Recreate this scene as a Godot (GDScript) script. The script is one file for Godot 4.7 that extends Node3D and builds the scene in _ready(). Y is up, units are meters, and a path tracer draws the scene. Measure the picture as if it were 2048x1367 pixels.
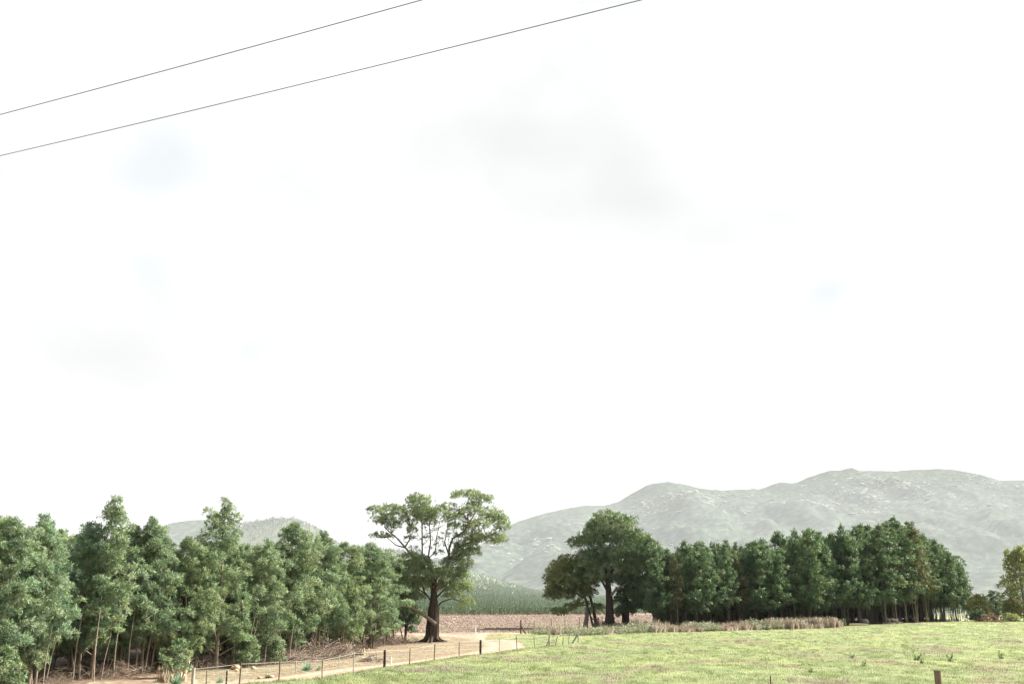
extends Node3D

const V3 := Vector3.UP
var rng := RandomNumberGenerator.new()
var noise_fine := FastNoiseLite.new()
var noise_patch := FastNoiseLite.new()
var noise_hill := FastNoiseLite.new()
var M := {}
var used := {}
var joints: Array[Vector3] = []

# ---------------------------------------------------------------- mesh collector
class Shape:
	var v := PackedVector3Array()
	var n := PackedVector3Array()
	var c := PackedColorArray()
	var i := PackedInt32Array()

	func leaf(p: Vector3, d: Vector3, s: Vector3, l: float, w: float, nn: Vector3, col: Color) -> void:
		var b := v.size()
		v.append(p); v.append(p + d * (l * 0.45) + s * w); v.append(p + d * l); v.append(p + d * (l * 0.5) - s * w)
		n.append(nn); n.append(nn); n.append(nn); n.append(nn)
		c.append(col); c.append(col); c.append(col); c.append(col)
		if d.cross(s).dot(nn) > 0.0:
			i.append(b); i.append(b + 1); i.append(b + 2); i.append(b); i.append(b + 2); i.append(b + 3)
		else:
			i.append(b); i.append(b + 2); i.append(b + 1); i.append(b); i.append(b + 3); i.append(b + 2)

	func blade(p: Vector3, tip: Vector3, s: Vector3, nn: Vector3, col: Color) -> void:
		var b := v.size()
		v.append(p - s); v.append(tip); v.append(p + s)
		n.append(nn); n.append(nn); n.append(nn)
		c.append(col); c.append(col); c.append(col)
		if s.cross(tip - p).dot(nn) > 0.0:
			i.append(b); i.append(b + 1); i.append(b + 2)
		else:
			i.append(b); i.append(b + 2); i.append(b + 1)

	func tri(a: Vector3, b2: Vector3, c2: Vector3, nn: Vector3, col: Color) -> void:
		var b := v.size()
		v.append(a); v.append(b2); v.append(c2)
		n.append(nn); n.append(nn); n.append(nn)
		c.append(col); c.append(col); c.append(col)
		i.append(b)
		if (c2 - a).cross(b2 - a).dot(nn) > 0.0:
			i.append(b + 1); i.append(b + 2)
		else:
			i.append(b + 2); i.append(b + 1)

	func quad(a: Vector3, b2: Vector3, c2: Vector3, d: Vector3, col: Color) -> void:
		var b := v.size()
		var nn := (c2 - a).cross(b2 - a).normalized()
		for q in [a, b2, c2, d]:
			v.append(q); n.append(nn); c.append(col)
		for k in [0, 1, 2, 0, 2, 3]:
			i.append(b + k)

	# a tapered round bar along a chain of points, closed at both ends
	func tube(pts: Array, rad: Array, sides: int, col: Color, ridge := 0.0) -> void:
		var b := v.size()
		var m := pts.size()
		var side := Vector3.RIGHT
		for k in m:
			var t: Vector3 = (pts[mini(k + 1, m - 1)] - pts[maxi(k - 1, 0)]).normalized()
			side = side - t * side.dot(t)
			if side.length() < 0.05:
				side = Vector3.BACK - t * t.z
			side = side.normalized()
			var up := t.cross(side)
			for j in sides:
				var a := TAU * j / sides
				var o := side * cos(a) + up * sin(a)
				var rr: float = rad[k] * (1.0 + ridge * (0.6 * sin(a * 7.0 + k * 0.5) + 0.4 * sin(a * 12.0 - k * 0.9)))
				var dr: float = rad[k] * ridge * (4.2 * cos(a * 7.0 + k * 0.5) + 4.8 * cos(a * 12.0 - k * 0.9))
				v.append(pts[k] + o * rr); n.append((o * rr - (up * cos(a) - side * sin(a)) * dr).normalized()); c.append(col)
		for k in m - 1:
			for j in sides:
				var p := b + k * sides + j
				var q := b + k * sides + (j + 1) % sides
				i.append(p); i.append(q + sides); i.append(q)
				i.append(p); i.append(p + sides); i.append(q + sides)
		for e in 2:
			var mid := v.size()
			var at: Vector3 = pts[0] if e == 0 else pts[m - 1]
			var nn: Vector3 = (pts[0] - pts[1]).normalized() if e == 0 else (pts[m - 1] - pts[m - 2]).normalized()
			v.append(at); n.append(nn); c.append(col)
			for j in sides:
				v.append(v[b + (0 if e == 0 else (m - 1) * sides) + j]); n.append(nn); c.append(col)
			for j in sides:
				var j1 := mid + 1 + j
				var j2 := mid + 1 + (j + 1) % sides
				i.append(mid); i.append(j1 if e == 0 else j2); i.append(j2 if e == 0 else j1)

	func mesh(mat: Material) -> ArrayMesh:
		var a := []
		a.resize(Mesh.ARRAY_MAX)
		a[Mesh.ARRAY_VERTEX] = v
		a[Mesh.ARRAY_NORMAL] = n
		a[Mesh.ARRAY_COLOR] = c
		a[Mesh.ARRAY_INDEX] = i
		var m := ArrayMesh.new()
		m.add_surface_from_arrays(Mesh.PRIMITIVE_TRIANGLES, a)
		m.surface_set_material(0, mat)
		return m

# ---------------------------------------------------------------- naming
func numbered(called: String) -> String:
	used[called] = used.get(called, -1) + 1
	return called if used[called] == 0 else "%s_%03d" % [called, used[called]]

func tag(o: Node, label: String, category: String, group := "") -> Node:
	o.set_meta("label", label)
	o.set_meta("category", category)
	if group:
		o.set_meta("group", group)
	return o

func thing(called: String, at: Vector3, label: String, category: String, group := "") -> Node3D:
	var o := Node3D.new()
	o.name = numbered(called)
	add_child(o)
	o.position = at
	tag(o, label, category, group)
	return o

func part(called: String, mesh: Mesh, parent: Node) -> MeshInstance3D:
	var o := MeshInstance3D.new()
	o.name = called
	o.mesh = mesh
	parent.add_child(o, true)
	return o

func solid(called: String, mesh: Mesh, at: Vector3, label: String, category: String, group := "") -> MeshInstance3D:
	var o := MeshInstance3D.new()
	o.name = numbered(called)
	o.mesh = mesh
	add_child(o)
	o.position = at
	tag(o, label, category, group)
	return o

func setting(called: String, mesh: Mesh) -> MeshInstance3D:
	var o := MeshInstance3D.new()
	o.name = numbered(called)
	o.mesh = mesh
	add_child(o)
	o.set_meta("kind", "structure")
	return o

func scatter(called: String, mesh: Mesh, where: Array, tints: PackedColorArray, label: String, category: String) -> MultiMeshInstance3D:
	var mm := MultiMesh.new()
	mm.transform_format = MultiMesh.TRANSFORM_3D
	mm.use_colors = true
	mm.mesh = mesh
	mm.instance_count = where.size()
	for k in where.size():
		mm.set_instance_transform(k, where[k])
		mm.set_instance_color(k, tints[k])
	var o := MultiMeshInstance3D.new()
	o.name = numbered(called)
	o.multimesh = mm
	add_child(o)
	tag(o, label, category)
	o.set_meta("kind", "stuff")
	return o

# ---------------------------------------------------------------- helpers
func rf(a: float, b: float) -> float:
	return rng.randf_range(a, b)

func ball() -> Vector3:
	var z := rf(-1, 1)
	var a := rf(0, TAU)
	var r := sqrt(1.0 - z * z)
	return Vector3(r * cos(a), z, r * sin(a))

func tint(c: Color, by: float) -> Color:
	var k := 1.0 + rf(-by, by)
	return Color(c.r * k * (1.0 + rf(-by, by) * 0.3), c.g * k, c.b * k * (1.0 + rf(-by, by) * 0.3))

func along(l: Array, k: float) -> float:
	# l: pairs [key, value] with rising key
	if k <= l[0][0]:
		return l[0][1]
	for j in range(1, l.size()):
		if k <= l[j][0]:
			var a: float = l[j - 1][0]
			return lerpf(l[j - 1][1], l[j][1], (k - a) / (l[j][0] - a))
	return l[-1][1]

func plain(col: Color, rough := 0.9) -> StandardMaterial3D:
	var m := StandardMaterial3D.new()
	m.albedo_color = col.linear_to_srgb()
	m.roughness = rough
	m.metallic_specular = 0.3
	return m

func painted(rough := 0.9, back := Color.BLACK) -> StandardMaterial3D:
	var m := StandardMaterial3D.new()
	m.vertex_color_use_as_albedo = true
	m.roughness = rough
	m.metallic_specular = 0.3
	m.cull_mode = BaseMaterial3D.CULL_DISABLED
	if back != Color.BLACK:
		m.backlight_enabled = true
		m.backlight = back.linear_to_srgb()
	return m

func noise_texture(freq: float, ramp: Array, size := 512, bump := false, oct := 5) -> NoiseTexture2D:
	var f := FastNoiseLite.new()
	f.seed = int(freq * 7919.0) + ramp.size()
	f.frequency = freq
	f.fractal_octaves = oct
	var t := NoiseTexture2D.new()
	t.width = size
	t.height = size
	t.seamless = true
	t.noise = f
	if bump:
		t.as_normal_map = true
		t.bump_strength = 6.0
	elif ramp.size():
		var g := Gradient.new()
		g.offsets = PackedFloat32Array(ramp.map(func(r): return r[0]))
		g.colors = PackedColorArray(ramp.map(func(r): return (r[1] as Color).linear_to_srgb()))
		t.color_ramp = g
	return t

# bark: vertex colour times a stretched streaky texture
func bark(rough := 0.95) -> StandardMaterial3D:
	var m := painted(rough)
	m.albedo_texture = noise_texture(0.03, [[0.0, Color(0.45, 0.43, 0.4)], [0.45, Color(0.85, 0.83, 0.8)], [1.0, Color(1, 1, 1)]], 256)
	m.uv1_triplanar = true
	m.uv1_scale = Vector3(1.6, 0.35, 1.6)
	return m

# ---------------------------------------------------------------- lie of the land
const FENCE := [[51.6, -15.65], [56.2, -12.47], [61.1, -9.38], [66.8, -8.14], [73.8, -5.49], [81.7, -2.46], [89.1, 0.43], [96.1, 3.45], [105.4, 6.71], [112.0, 9.0]]
const STAND := [[30.0, -29.0], [51.6, -25.0], [58.6, -22.9], [63.0, -21.7], [68.7, -19.2], [72.2, -17.3], [79.1, -16.0], [92.5, -14.3], [105.4, -11.6], [114.0, -10.5]]
const TRACK := [[30.0, -46.0], [43.0, -29.0], [55.4, -15.9], [58.8, -13.6], [62.0, -11.6], [69.4, -8.6], [76.4, -5.75], [84.7, -3.0], [91.0, -1.2], [97.0, -0.6], [104.0, -0.75], [113.0, -1.6], [122.0, -3.2], [130.0, -3.5]]

func land(x: float, z: float) -> float:
	var d := -z
	var h := noise_patch.get_noise_2d(x * 0.9, z * 0.9) * 0.12
	# low grassy bank on the meadow side of the wire fence, and the meadow's rise towards the grove
	if d < 112.0:
		var e := x - along(FENCE, d)
		h += 0.16 * smoothstep(-0.6, 0.8, e) * (1.0 - smoothstep(3.0, 9.0, e))
	h += 0.35 * smoothstep(30.0, 80.0, x) * smoothstep(120.0, 175.0, d)
	return h * smoothstep(20.0, 45.0, d)

const GRASS := Color(0.251, 0.311, 0.170)
const GRASS_YELLOW := Color(0.329, 0.377, 0.197)
const GRASS_PALE := Color(0.373, 0.397, 0.273)
const GRASS_DRY := Color(0.265, 0.225, 0.191)
const GRASS_OLIVE := Color(0.15, 0.185, 0.085)
const EARTH := Color(0.203, 0.148, 0.104)
const LITTER := Color(0.114, 0.078, 0.057)

func grass_colour(x: float, z: float) -> Color:
	var a := noise_patch.get_noise_2d(x * 1.3, z * 0.55)
	var b := noise_fine.get_noise_2d(x * 1.2, z * 0.9)
	var c := noise_patch.get_noise_2d(x * 1.1 + 400.0, z * 0.8 + 90.0)
	var col := GRASS.lerp(GRASS_YELLOW, clampf(0.5 + a * 1.4 + b * 0.5, 0, 1))
	col = col.lerp(GRASS_PALE, clampf(b * 1.6 + 0.1, 0, 0.8))
	var dry := smoothstep(0.14, 0.4, c + b * 0.4 + 0.1 * smoothstep(5.0, 30.0, x) - 0.22 * smoothstep(95.0, 140.0, -z))
	col = col.lerp(GRASS_DRY, dry * 0.45)
	col = col.lerp(GRASS_OLIVE, 0.7 * smoothstep(0.3, 0.5, noise_fine.get_noise_2d(x * 0.6 + 70.0, z * 0.4)))
	return col

func grove_line(x: float) -> float:
	return 145.5 + (x - 21.2) * 0.66

# what grows or lies at a spot: 0 meadow, 1 verge, 2 bank, 3 litter, 4 track, 5 grove floor, 6 bare strip in the meadow
func zone(x: float, z: float) -> int:
	var d := -z
	var w := noise_fine.get_noise_2d(x * 1.7, z * 1.7)
	if x > 12.0 and d > grove_line(x) + w * 1.5 and x < 86.0:
		return 5
	if d < 114.0:
		if x < along(STAND, d) + w * 1.6:
			return 3
		var r := along(TRACK, d)
		if absf(x - r) < 2.0 + w * 0.5:
			return 4
		if x < r:
			return 2
		var f := along(FENCE, d)
		if x < f - 0.1:
			return 1
		if x < f + 2.6 + w * 3.0 and x > f + 0.7 + w and d < 101.0 and noise_patch.get_noise_2d(x * 1.5, z * 1.5) > -0.12:
			return 6
		return 0
	if d < 140.0 and x < 2.0:
		if Vector2(x + 8.5, z + 110.0).length() < 5.0 + w * 3.0:
			return 3
		return 2 if x < -3.0 else 1
	return 0

func _ready() -> void:
	rng.seed = 20
	noise_fine.seed = 5; noise_fine.frequency = 0.55; noise_fine.fractal_octaves = 3
	noise_patch.seed = 9; noise_patch.frequency = 0.09; noise_patch.fractal_octaves = 4
	noise_hill.seed = 31; noise_hill.frequency = 0.0022; noise_hill.fractal_octaves = 6
	set_view()
	make_materials()
	build_ground()
	build_far_land()
	build_tree_stand()
	build_spreading_tree()
	build_grove()
	build_edge_trees()
	build_scrub()
	build_fences()
	build_small_things()
	build_grass()
	build_power_line()
	build_mist()

# ---------------------------------------------------------------- camera, sky, sun, exposure
func set_view() -> void:
	var cam := Camera3D.new()
	cam.name = "camera"
	add_child(cam)
	cam.position = Vector3(0, 4.5, 0)
	cam.rotation_degrees = Vector3(14.346, 0, 0)
	cam.fov = 37.736
	cam.near = 0.1
	cam.far = 12000.0
	cam.current = true
	var env := Environment.new()
	env.background_mode = Environment.BG_SKY
	env.sky = Sky.new()
	env.sky.sky_material = cloud_sky()
	env.tonemap_mode = Environment.TONE_MAPPER_LINEAR
	env.tonemap_exposure = 4.3
	env.sdfgi_enabled = true
	env.ssao_enabled = true
	env.ssil_enabled = true
	env.fog_enabled = true
	env.fog_density = 0.00003
	env.volumetric_fog_enabled = true
	env.volumetric_fog_density = 0.0
	env.fog_light_color = Color(0.95, 0.98, 1.0)
	var we := WorldEnvironment.new()
	we.name = "world"
	we.environment = env
	add_child(we)
	var sun := DirectionalLight3D.new()
	sun.name = "sun"
	add_child(sun)
	sun.look_at_from_position(Vector3(0.76, 0.69, -0.3) * 100.0, Vector3.ZERO)
	sun.light_energy = 1.35
	sun.light_color = Color(1.0, 0.965, 0.915)
	sun.light_angular_distance = 7.0
	sun.shadow_enabled = true

# a thin bright overcast all round: white cloud, soft grey bellies, small bluish holes, brighter round the veiled sun
func cloud_sky() -> PanoramaSkyMaterial:
	var f := FastNoiseLite.new()
	f.seed = 77; f.frequency = 1.9; f.fractal_octaves = 5
	var holes := FastNoiseLite.new()
	holes.seed = 12; holes.frequency = 3.2; holes.fractal_octaves = 4
	var sun := Vector3(0.76, 0.69, -0.3).normalized()
	# places where the cloud is thin and a little blue shows
	var thin := [[Vector3(-0.328, 0.392, -0.859), 1.3, 0.035], [Vector3(-0.337, 0.3, -0.892), 0.8, 0.02], [Vector3(-0.128, 0.139, -0.982), 1.1, 0.025], [Vector3(0.224, 0.143, -0.964), 1.2, 0.035], [Vector3(0.318, 0.147, -0.937), 1.1, 0.045], [Vector3(0.116, 0.12, -0.986), 0.9, 0.03], [Vector3(0.097, 0.186, -0.978), 0.8, 0.05]]
	var w := 1024
	var im := Image.create(w, w / 2, false, Image.FORMAT_RGBAF)
	for j in w / 2:
		var pol := PI * (j + 0.5) / (w / 2)
		for k in w:
			var az := TAU * (k + 0.5) / w
			var d := Vector3(sin(pol) * sin(az), cos(pol), -sin(pol) * cos(az))
			var q := Vector3(d.x, d.y * 1.8, d.z)
			var a := f.get_noise_3dv(q)
			var b := smoothstep(0.28, 0.6, holes.get_noise_3dv(q))
			for h in thin:
				b = maxf(b, h[1] * exp(-pow((d - h[0]).length() / h[2], 2.0)) * (0.75 + 1.2 * holes.get_noise_3dv(q * 2.0)))
			var g := 0.233 + 0.06 * a + 0.06 * smoothstep(0.5, 1.0, d.dot(sun))
			im.set_pixel(k, j, Color(g - 0.034 * b - 0.002, g - 0.025 * b, g - 0.016 * b))
	var m := PanoramaSkyMaterial.new()
	m.panorama = ImageTexture.create_from_image(im)
	return m

func make_materials() -> void:
	M.leaf = painted(0.6, Color(0.5, 0.58, 0.25))
	M.dry = painted(0.9, Color(0.25, 0.22, 0.12))
	M.grass = painted(0.75, Color(0.48, 0.52, 0.3))
	M.bark = bark()
	M.paint = painted(0.9)
	M.old_bark = bark()
	M.old_bark.albedo_texture = noise_texture(0.05, [[0.0, Color(0.2, 0.18, 0.16)], [0.42, Color(0.7, 0.66, 0.6)], [0.56, Color(1, 0.96, 0.92)], [1.0, Color(1, 1, 1)]], 256)
	M.old_bark.uv1_scale = Vector3(1.3, 0.16, 1.3)
	M.old_bark.heightmap_enabled = false
	M.wood = bark(0.9)
	M.rock = painted(0.95)
	M.white = plain(Color(0.75, 0.75, 0.73), 0.6)
	M.wire = plain(Color(0.32, 0.32, 0.31), 0.5)
	M.cable = plain(Color(0.10, 0.10, 0.105), 0.6)

# ---------------------------------------------------------------- ground, meadow, track, ploughed field
func grid(xs: PackedFloat32Array, zs: PackedFloat32Array, height: Callable, mat: Material, uv_box := Rect2(0, 0, 1, 1)) -> ArrayMesh:
	var st := SurfaceTool.new()
	st.begin(Mesh.PRIMITIVE_TRIANGLES)
	st.set_smooth_group(0)
	for z in zs:
		for x in xs:
			st.set_uv(Vector2((x - uv_box.position.x) / uv_box.size.x, (z - uv_box.position.y) / uv_box.size.y))
			st.add_vertex(Vector3(x, height.call(x, z), z))
	var nx := xs.size()
	for j in zs.size() - 1:
		for k in nx - 1:
			var p := j * nx + k
			for q in [p, p + 1, p + nx, p + 1, p + nx + 1, p + nx]:
				st.add_index(q)
	st.generate_normals()
	var m := st.commit()
	m.surface_set_material(0, mat)
	return m

func steps(a: float, b: float, s: float) -> PackedFloat32Array:
	var out := PackedFloat32Array()
	var n := int(ceil(absf(b - a) / s))
	for k in n + 1:
		out.append(lerpf(a, b, float(k) / n))
	return out

func build_ground() -> void:
	# the plain that everything lies on, out to the feet of the hills and beyond
	var gm := plain(Color.WHITE)
	gm.albedo_texture = noise_texture(0.02, [[0.2, Color(0.16, 0.19, 0.08)], [0.5, Color(0.24, 0.25, 0.12)], [0.8, Color(0.30, 0.26, 0.16)]])
	gm.uv1_triplanar = true
	gm.uv1_world_triplanar = true
	gm.uv1_scale = Vector3.ONE * 0.02
	setting("ground", grid(steps(-6000, 6000, 500), steps(-6000, 3000, 500), func(_x, _z): return -0.35, gm))
	# the near meadow with its verges, bare bank and leaf litter
	var box := Rect2(-75, -225, 190, 195)
	var px := 1280
	var im := Image.create(px, px, false, Image.FORMAT_RGBA8)
	for j in px:
		var z := box.position.y + box.size.y * (j + 0.5) / px
		for k in px:
			var x := box.position.x + box.size.x * (k + 0.5) / px
			if absf(x) > -z * 0.56 + 6.0:
				im.set_pixel(k, j, Color(0.53, 0.56, 0.36))
				continue
			im.set_pixel(k, j, spot_colour(x, z).linear_to_srgb())
	var mm := plain(Color.WHITE)
	mm.albedo_texture = ImageTexture.create_from_image(im)
	mm.texture_repeat = false
	setting("meadow", grid(steps(-75, 115, 1.1), steps(-225, -30, 1.1), land, mm, box))
	# sandy farm track
	var tm := plain(Color.WHITE)
	tm.albedo_texture = track_texture()
	tm.normal_enabled = true
	tm.normal_texture = noise_texture(0.05, [], 256, true)
	tm.normal_scale = 0.6
	var line := []
	for t in TRACK:
		line.append(Vector2(t[1], -t[0]))
	line.pop_back(); line.pop_back()
	for p in [Vector2(-3.6, -121.5), Vector2(-7.0, -128.5), Vector2(-13, -132.5), Vector2(-25, -137), Vector2(-50, -148), Vector2(-90, -165)]:
		line.append(p)
	var t0 := strip(line, [4.0, 4.0, 3.9, 3.9, 3.9, 3.8, 4.0, 4.4, 4.6, 4.7, 4.6, 5.2, 6.0, 6.0, 5.5, 5.0, 5.0, 5.0], 0.03, tm)
	var road := setting("farm_track", t0)
	# the apron where the track opens to the field gate
	var apron := strip([Vector2(-1.7, -110), Vector2(-2.0, -117), Vector2(-2.4, -125), Vector2(-2.0, -131), Vector2(-1.0, -139)], [4.0, 5.2, 6.2, 7.0, 8.0], 0.042, tm)
	setting("farm_track", apron)
	# ploughed field beyond
	var pm := plain(Color.WHITE)
	pm.albedo_texture = noise_texture(0.03, [[0.15, Color(0.15, 0.112, 0.092)], [0.5, Color(0.19, 0.145, 0.12)], [0.85, Color(0.225, 0.175, 0.148)]])
	pm.uv1_triplanar = true
	pm.uv1_world_triplanar = true
	pm.uv1_scale = Vector3(0.16, 0.16, 0.16)
	var front := [[-160.0, -195.0], [-90.0, -168.0], [-29.0, -141.5], [-9.0, -136.5], [1.5, -136.5], [9.0, -144.0], [17.0, -158.0], [26.0, -200.0], [34.0, -236.0], [52.0, -238.0]]
	var xs := steps(-160, 52, 1.6)
	var st := SurfaceTool.new()
	st.begin(Mesh.PRIMITIVE_TRIANGLES)
	st.set_smooth_group(0)
	var rows := 70
	for x in xs:
		var z0 := along(front, x) + noise_patch.get_noise_1d(x * 3.0) * 1.2
		var z1 := -280.0 - x * 0.75
		for r in rows + 1:
			var t := float(r) / rows
			var z := lerpf(z0, z1, t)
			var furrow := 0.05 * (1.0 if r % 2 else -1.0) if r > 0 else -0.1
			st.add_vertex(Vector3(x, maxf(land(x, maxf(z, -224.0)), -0.1) + 0.05 + furrow * 0.5 + 0.05 * noise_fine.get_noise_2d(x * 2.0, z * 2.0), z))
	for k in xs.size() - 1:
		for r in rows:
			var p := k * (rows + 1) + r
			for q in [p, p + 1, p + rows + 1, p + 1, p + rows + 2, p + rows + 1]:
				st.add_index(q)
	st.generate_normals()
	var fm := st.commit()
	fm.surface_set_material(0, pm)
	setting("ploughed_field", fm)
	# clods turned up by the plough
	var clod := Shape.new()
	lump(clod, Vector3.ZERO, Vector3(0.10, 0.06, 0.09), 3, Color.WHITE, 0.35)
	var where := []
	var tints := PackedColorArray()
	for k in 26000:
		var d := 138.0 * exp(rf(0, 1) * log(285.0 / 138.0))
		var x := rf(-0.28, 0.16) * d
		if -d > along(front, x) - 0.5:
			continue
		var s := rf(0.6, 1.7)
		where.append(Transform3D(Basis(V3, rf(0, TAU)).scaled(Vector3(s, s * rf(0.7, 1.2), s)), Vector3(x, land(x, maxf(-d, -224.0)) + 0.07, -d)))
		tints.append(tint(Color(0.19, 0.145, 0.12), 0.15))
	scatter("clods", clod.mesh(M.rock), where, tints, "reddish brown clods turned up across the ploughed field", "soil")

func spot_colour(x: float, z: float) -> Color:
	var q := zone(x, z)
	var f := noise_fine.get_noise_2d(x * 3.0, z * 3.0)
	var g := grass_colour(x, z)
	match q:
		0: return g
		1: return g.lerp(GRASS, 0.5).lerp(EARTH, clampf(f * 0.8, 0, 0.5))
		2: return EARTH.lerp(LITTER, clampf(0.25 - f * 0.9, 0, 0.7)).lerp(GRASS_PALE, clampf(noise_patch.get_noise_2d(x * 2.0, z * 2.0) * 1.6 - 0.35 + f, 0, 0.35))
		3: return LITTER.lerp(EARTH, clampf(f + 0.2, 0, 0.5))
		4: return EARTH
		5: return LITTER.lerp(GRASS_OLIVE, clampf(f + 0.1, 0, 0.6))
		_: return EARTH.lerp(g, clampf(0.45 + f * 1.1, 0.1, 0.9))

func track_texture() -> ImageTexture:
	var im := Image.create(256, 1024, false, Image.FORMAT_RGBA8)
	var f := FastNoiseLite.new()
	f.seed = 3; f.frequency = 0.02; f.fractal_octaves = 5
	for j in 1024:
		var wob := f.get_noise_1d(j * 0.7) * 0.05
		for k in 256:
			var u := k / 255.0 + wob
			var rut := maxf(exp(-pow((u - 0.27) / 0.07, 2.0)), exp(-pow((u - 0.73) / 0.07, 2.0)))
			var n := f.get_noise_2d(k * 1.5, j * 0.6)
			var c := Color(0.30, 0.225, 0.165).lerp(Color(0.22, 0.155, 0.11), clampf(0.35 - rut * 0.6 + n * 0.9, 0, 1))
			c = c.lerp(Color(0.36, 0.29, 0.23), clampf(rut * 0.55 + n * 0.5, 0, 1))
			im.set_pixel(k, j, c.linear_to_srgb())
	return ImageTexture.create_from_image(im)

func strip(line: Array, widths: Array, lift: float, mat: Material) -> ArrayMesh:
	var c := Curve2D.new()
	for k in line.size():
		var t: Vector2 = (line[mini(k + 1, line.size() - 1)] - line[maxi(k - 1, 0)]) * 0.17
		c.add_point(line[k], -t, t)
	var st := SurfaceTool.new()
	st.begin(Mesh.PRIMITIVE_TRIANGLES)
	st.set_smooth_group(0)
	var total := c.get_baked_length()
	var n := int(total / 0.8)
	var cum := [0.0]
	for k in range(1, line.size()):
		cum.append(cum[-1] + line[k].distance_to(line[k - 1]))
	for k in n + 1:
		var s := total * k / n
		var p := c.sample_baked(s)
		var dirn := (c.sample_baked(minf(s + 0.6, total)) - c.sample_baked(maxf(s - 0.6, 0))).normalized()
		var pairs := []
		for q in line.size():
			pairs.append([cum[q] / cum[-1] * total, widths[q]])
		var w := along(pairs, s)
		var right := Vector2(-dirn.y, dirn.x)
		for e in 9:
			var u := e / 8.0
			var ww := w * (u - 0.5)
			if e == 0 or e == 8:
				ww += noise_fine.get_noise_2d(s * 1.6, e * 31.0) * 0.55
			var q := p + right * ww
			var dip := 0.02 * (exp(-pow((u - 0.27) / 0.12, 2.0)) + exp(-pow((u - 0.73) / 0.12, 2.0)))
			st.set_uv(Vector2(u, s / 16.0))
			st.add_vertex(Vector3(q.x, land(q.x, q.y) + lift - dip - (0.05 if e == 0 or e == 8 else 0.0), q.y))
	for k in n:
		for e in 8:
			var p := k * 9 + e
			for q in [p, p + 9, p + 1, p + 1, p + 9, p + 10]:
				st.add_index(q)
	st.generate_normals()
	st.generate_tangents()
	var m := st.commit()
	m.surface_set_material(0, mat)
	return m

# a rough stone or clod: a sphere of a few rings pushed in and out
func lump(s: Shape, at: Vector3, size: Vector3, rings: int, col: Color, rough: float) -> void:
	var seg := rings * 2 + 2
	var b := s.v.size()
	for r in rings + 2:
		var pol := PI * r / (rings + 1)
		for j in seg:
			var a := TAU * j / seg
			var d := Vector3(sin(pol) * cos(a), cos(pol), sin(pol) * sin(a))
			var k := 1.0 + (rf(-rough, rough) if r > 0 and r < rings + 1 else 0.0)
			s.v.append(at + d * size * k)
			s.n.append((d / size).normalized())
			s.c.append(col)
	for r in rings + 1:
		for j in seg:
			var p := b + r * seg + j
			var q := b + r * seg + (j + 1) % seg
			for t in [p, q + seg, q, p, p + seg, q + seg]:
				s.i.append(t)

# ---------------------------------------------------------------- mountains, hills and far woods
const CREST_MAIN := [[-1900, 2.0], [-1262, 4.5], [-740, 12.95], [-392, 80.9], [-209, 135.8], [-148, 166.8], [-42.5, 232.8], [-7, 259], [90.8, 292.4], [215.7, 320.6], [251.5, 324.1], [313.9, 324.1], [385.7, 341.8], [425.8, 368.5], [494.9, 402.3], [558, 411.3], [629, 398.8], [673.5, 386.3], [744.8, 380.9], [834.4, 380.9], [858, 387.3], [870, 380.9], [934, 398.8], [970.6, 409.5], [1015, 405.9], [1071, 431], [1144, 449], [1198.7, 456], [1213.5, 462.5], [1243, 450.7], [1378, 448.9], [1540, 456], [1576, 454.3], [1664, 438], [1734, 418.4], [1805, 413], [1838, 416.6], [2202, 431], [2817, 360], [4200, 240]]
const CREST_WEST := [[-2600, 40.0], [-1655, 50.0], [-1315, 66.9], [-1041, 130], [-971, 138], [-879, 155.6], [-844, 164.9], [-804, 178.9], [-763, 185.9], [-716, 187], [-656, 176.6], [-571, 141.6], [-450, 89.7], [-307, 10], [-200, 0]]
const CREST_WOODED := [[-640, 0.0], [-561, 4.5], [-500, 23.3], [-458, 84.3], [-421, 119.2], [-382, 124.6], [-357, 127.8], [-335, 123], [-310, 113], [-286, 95], [-262, 84.3], [-223, 81.3], [-175, 76.7], [-136, 62.9], [-96, 38.5], [-50, 4.5], [40, 0.0]]
const CREST_PLANTED := [[-420, 0.0], [-316, 4.5], [-202, 10.8], [-142, 23.6], [-98, 33], [-63, 34.3], [-37, 28.7], [-10.5, 19.3], [15.7, 11.7], [33, 8.7], [77, 5.8], [164, 4.1], [600, 3.2]]

func slope(crest: Array, z_top: float, z_foot: float, x: float, z: float, amp: float) -> float:
	var s := (z - z_foot) / (z_top - z_foot)
	var c := along(crest, x)
	if s > 1.0:
		return c * (1.0 - (s - 1.0) * 1.6) - 2.0
	s = maxf(s, 0.0)
	var n := absf(noise_hill.get_noise_2d(x * 1.2, z * 0.5)) - 0.22
	var m := noise_hill.get_noise_2d(x * 5.0 + 300.0, z * 4.0)
	return c * (0.25 * s + 0.75 * pow(s, 1.5)) + (n * 2.6 + m * 0.2) * amp * s * (1.0 - s) * 2.0 * clampf(c / 150.0, 0.05, 1.0) + m * amp * 0.05 * s

func height_main(x: float, z: float) -> float:
	return 1.4 * slope(CREST_MAIN, -3600, -1150, x / 1.4, z / 1.4, 85.0) - 4.0
func height_west(x: float, z: float) -> float:
	return 1.6 * slope(CREST_WEST, -2400, -1500, x / 1.6, z / 1.6, 40.0) - 3.0
func height_wooded(x: float, z: float) -> float:
	return 1.6 * slope(CREST_WOODED, -1600, -1000, x / 1.6, z / 1.6, 24.0) - 3.0
func height_planted(x: float, z: float) -> float:
	return slope(CREST_PLANTED, -900, -300, x, z, 8.0) - 0.3

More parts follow.
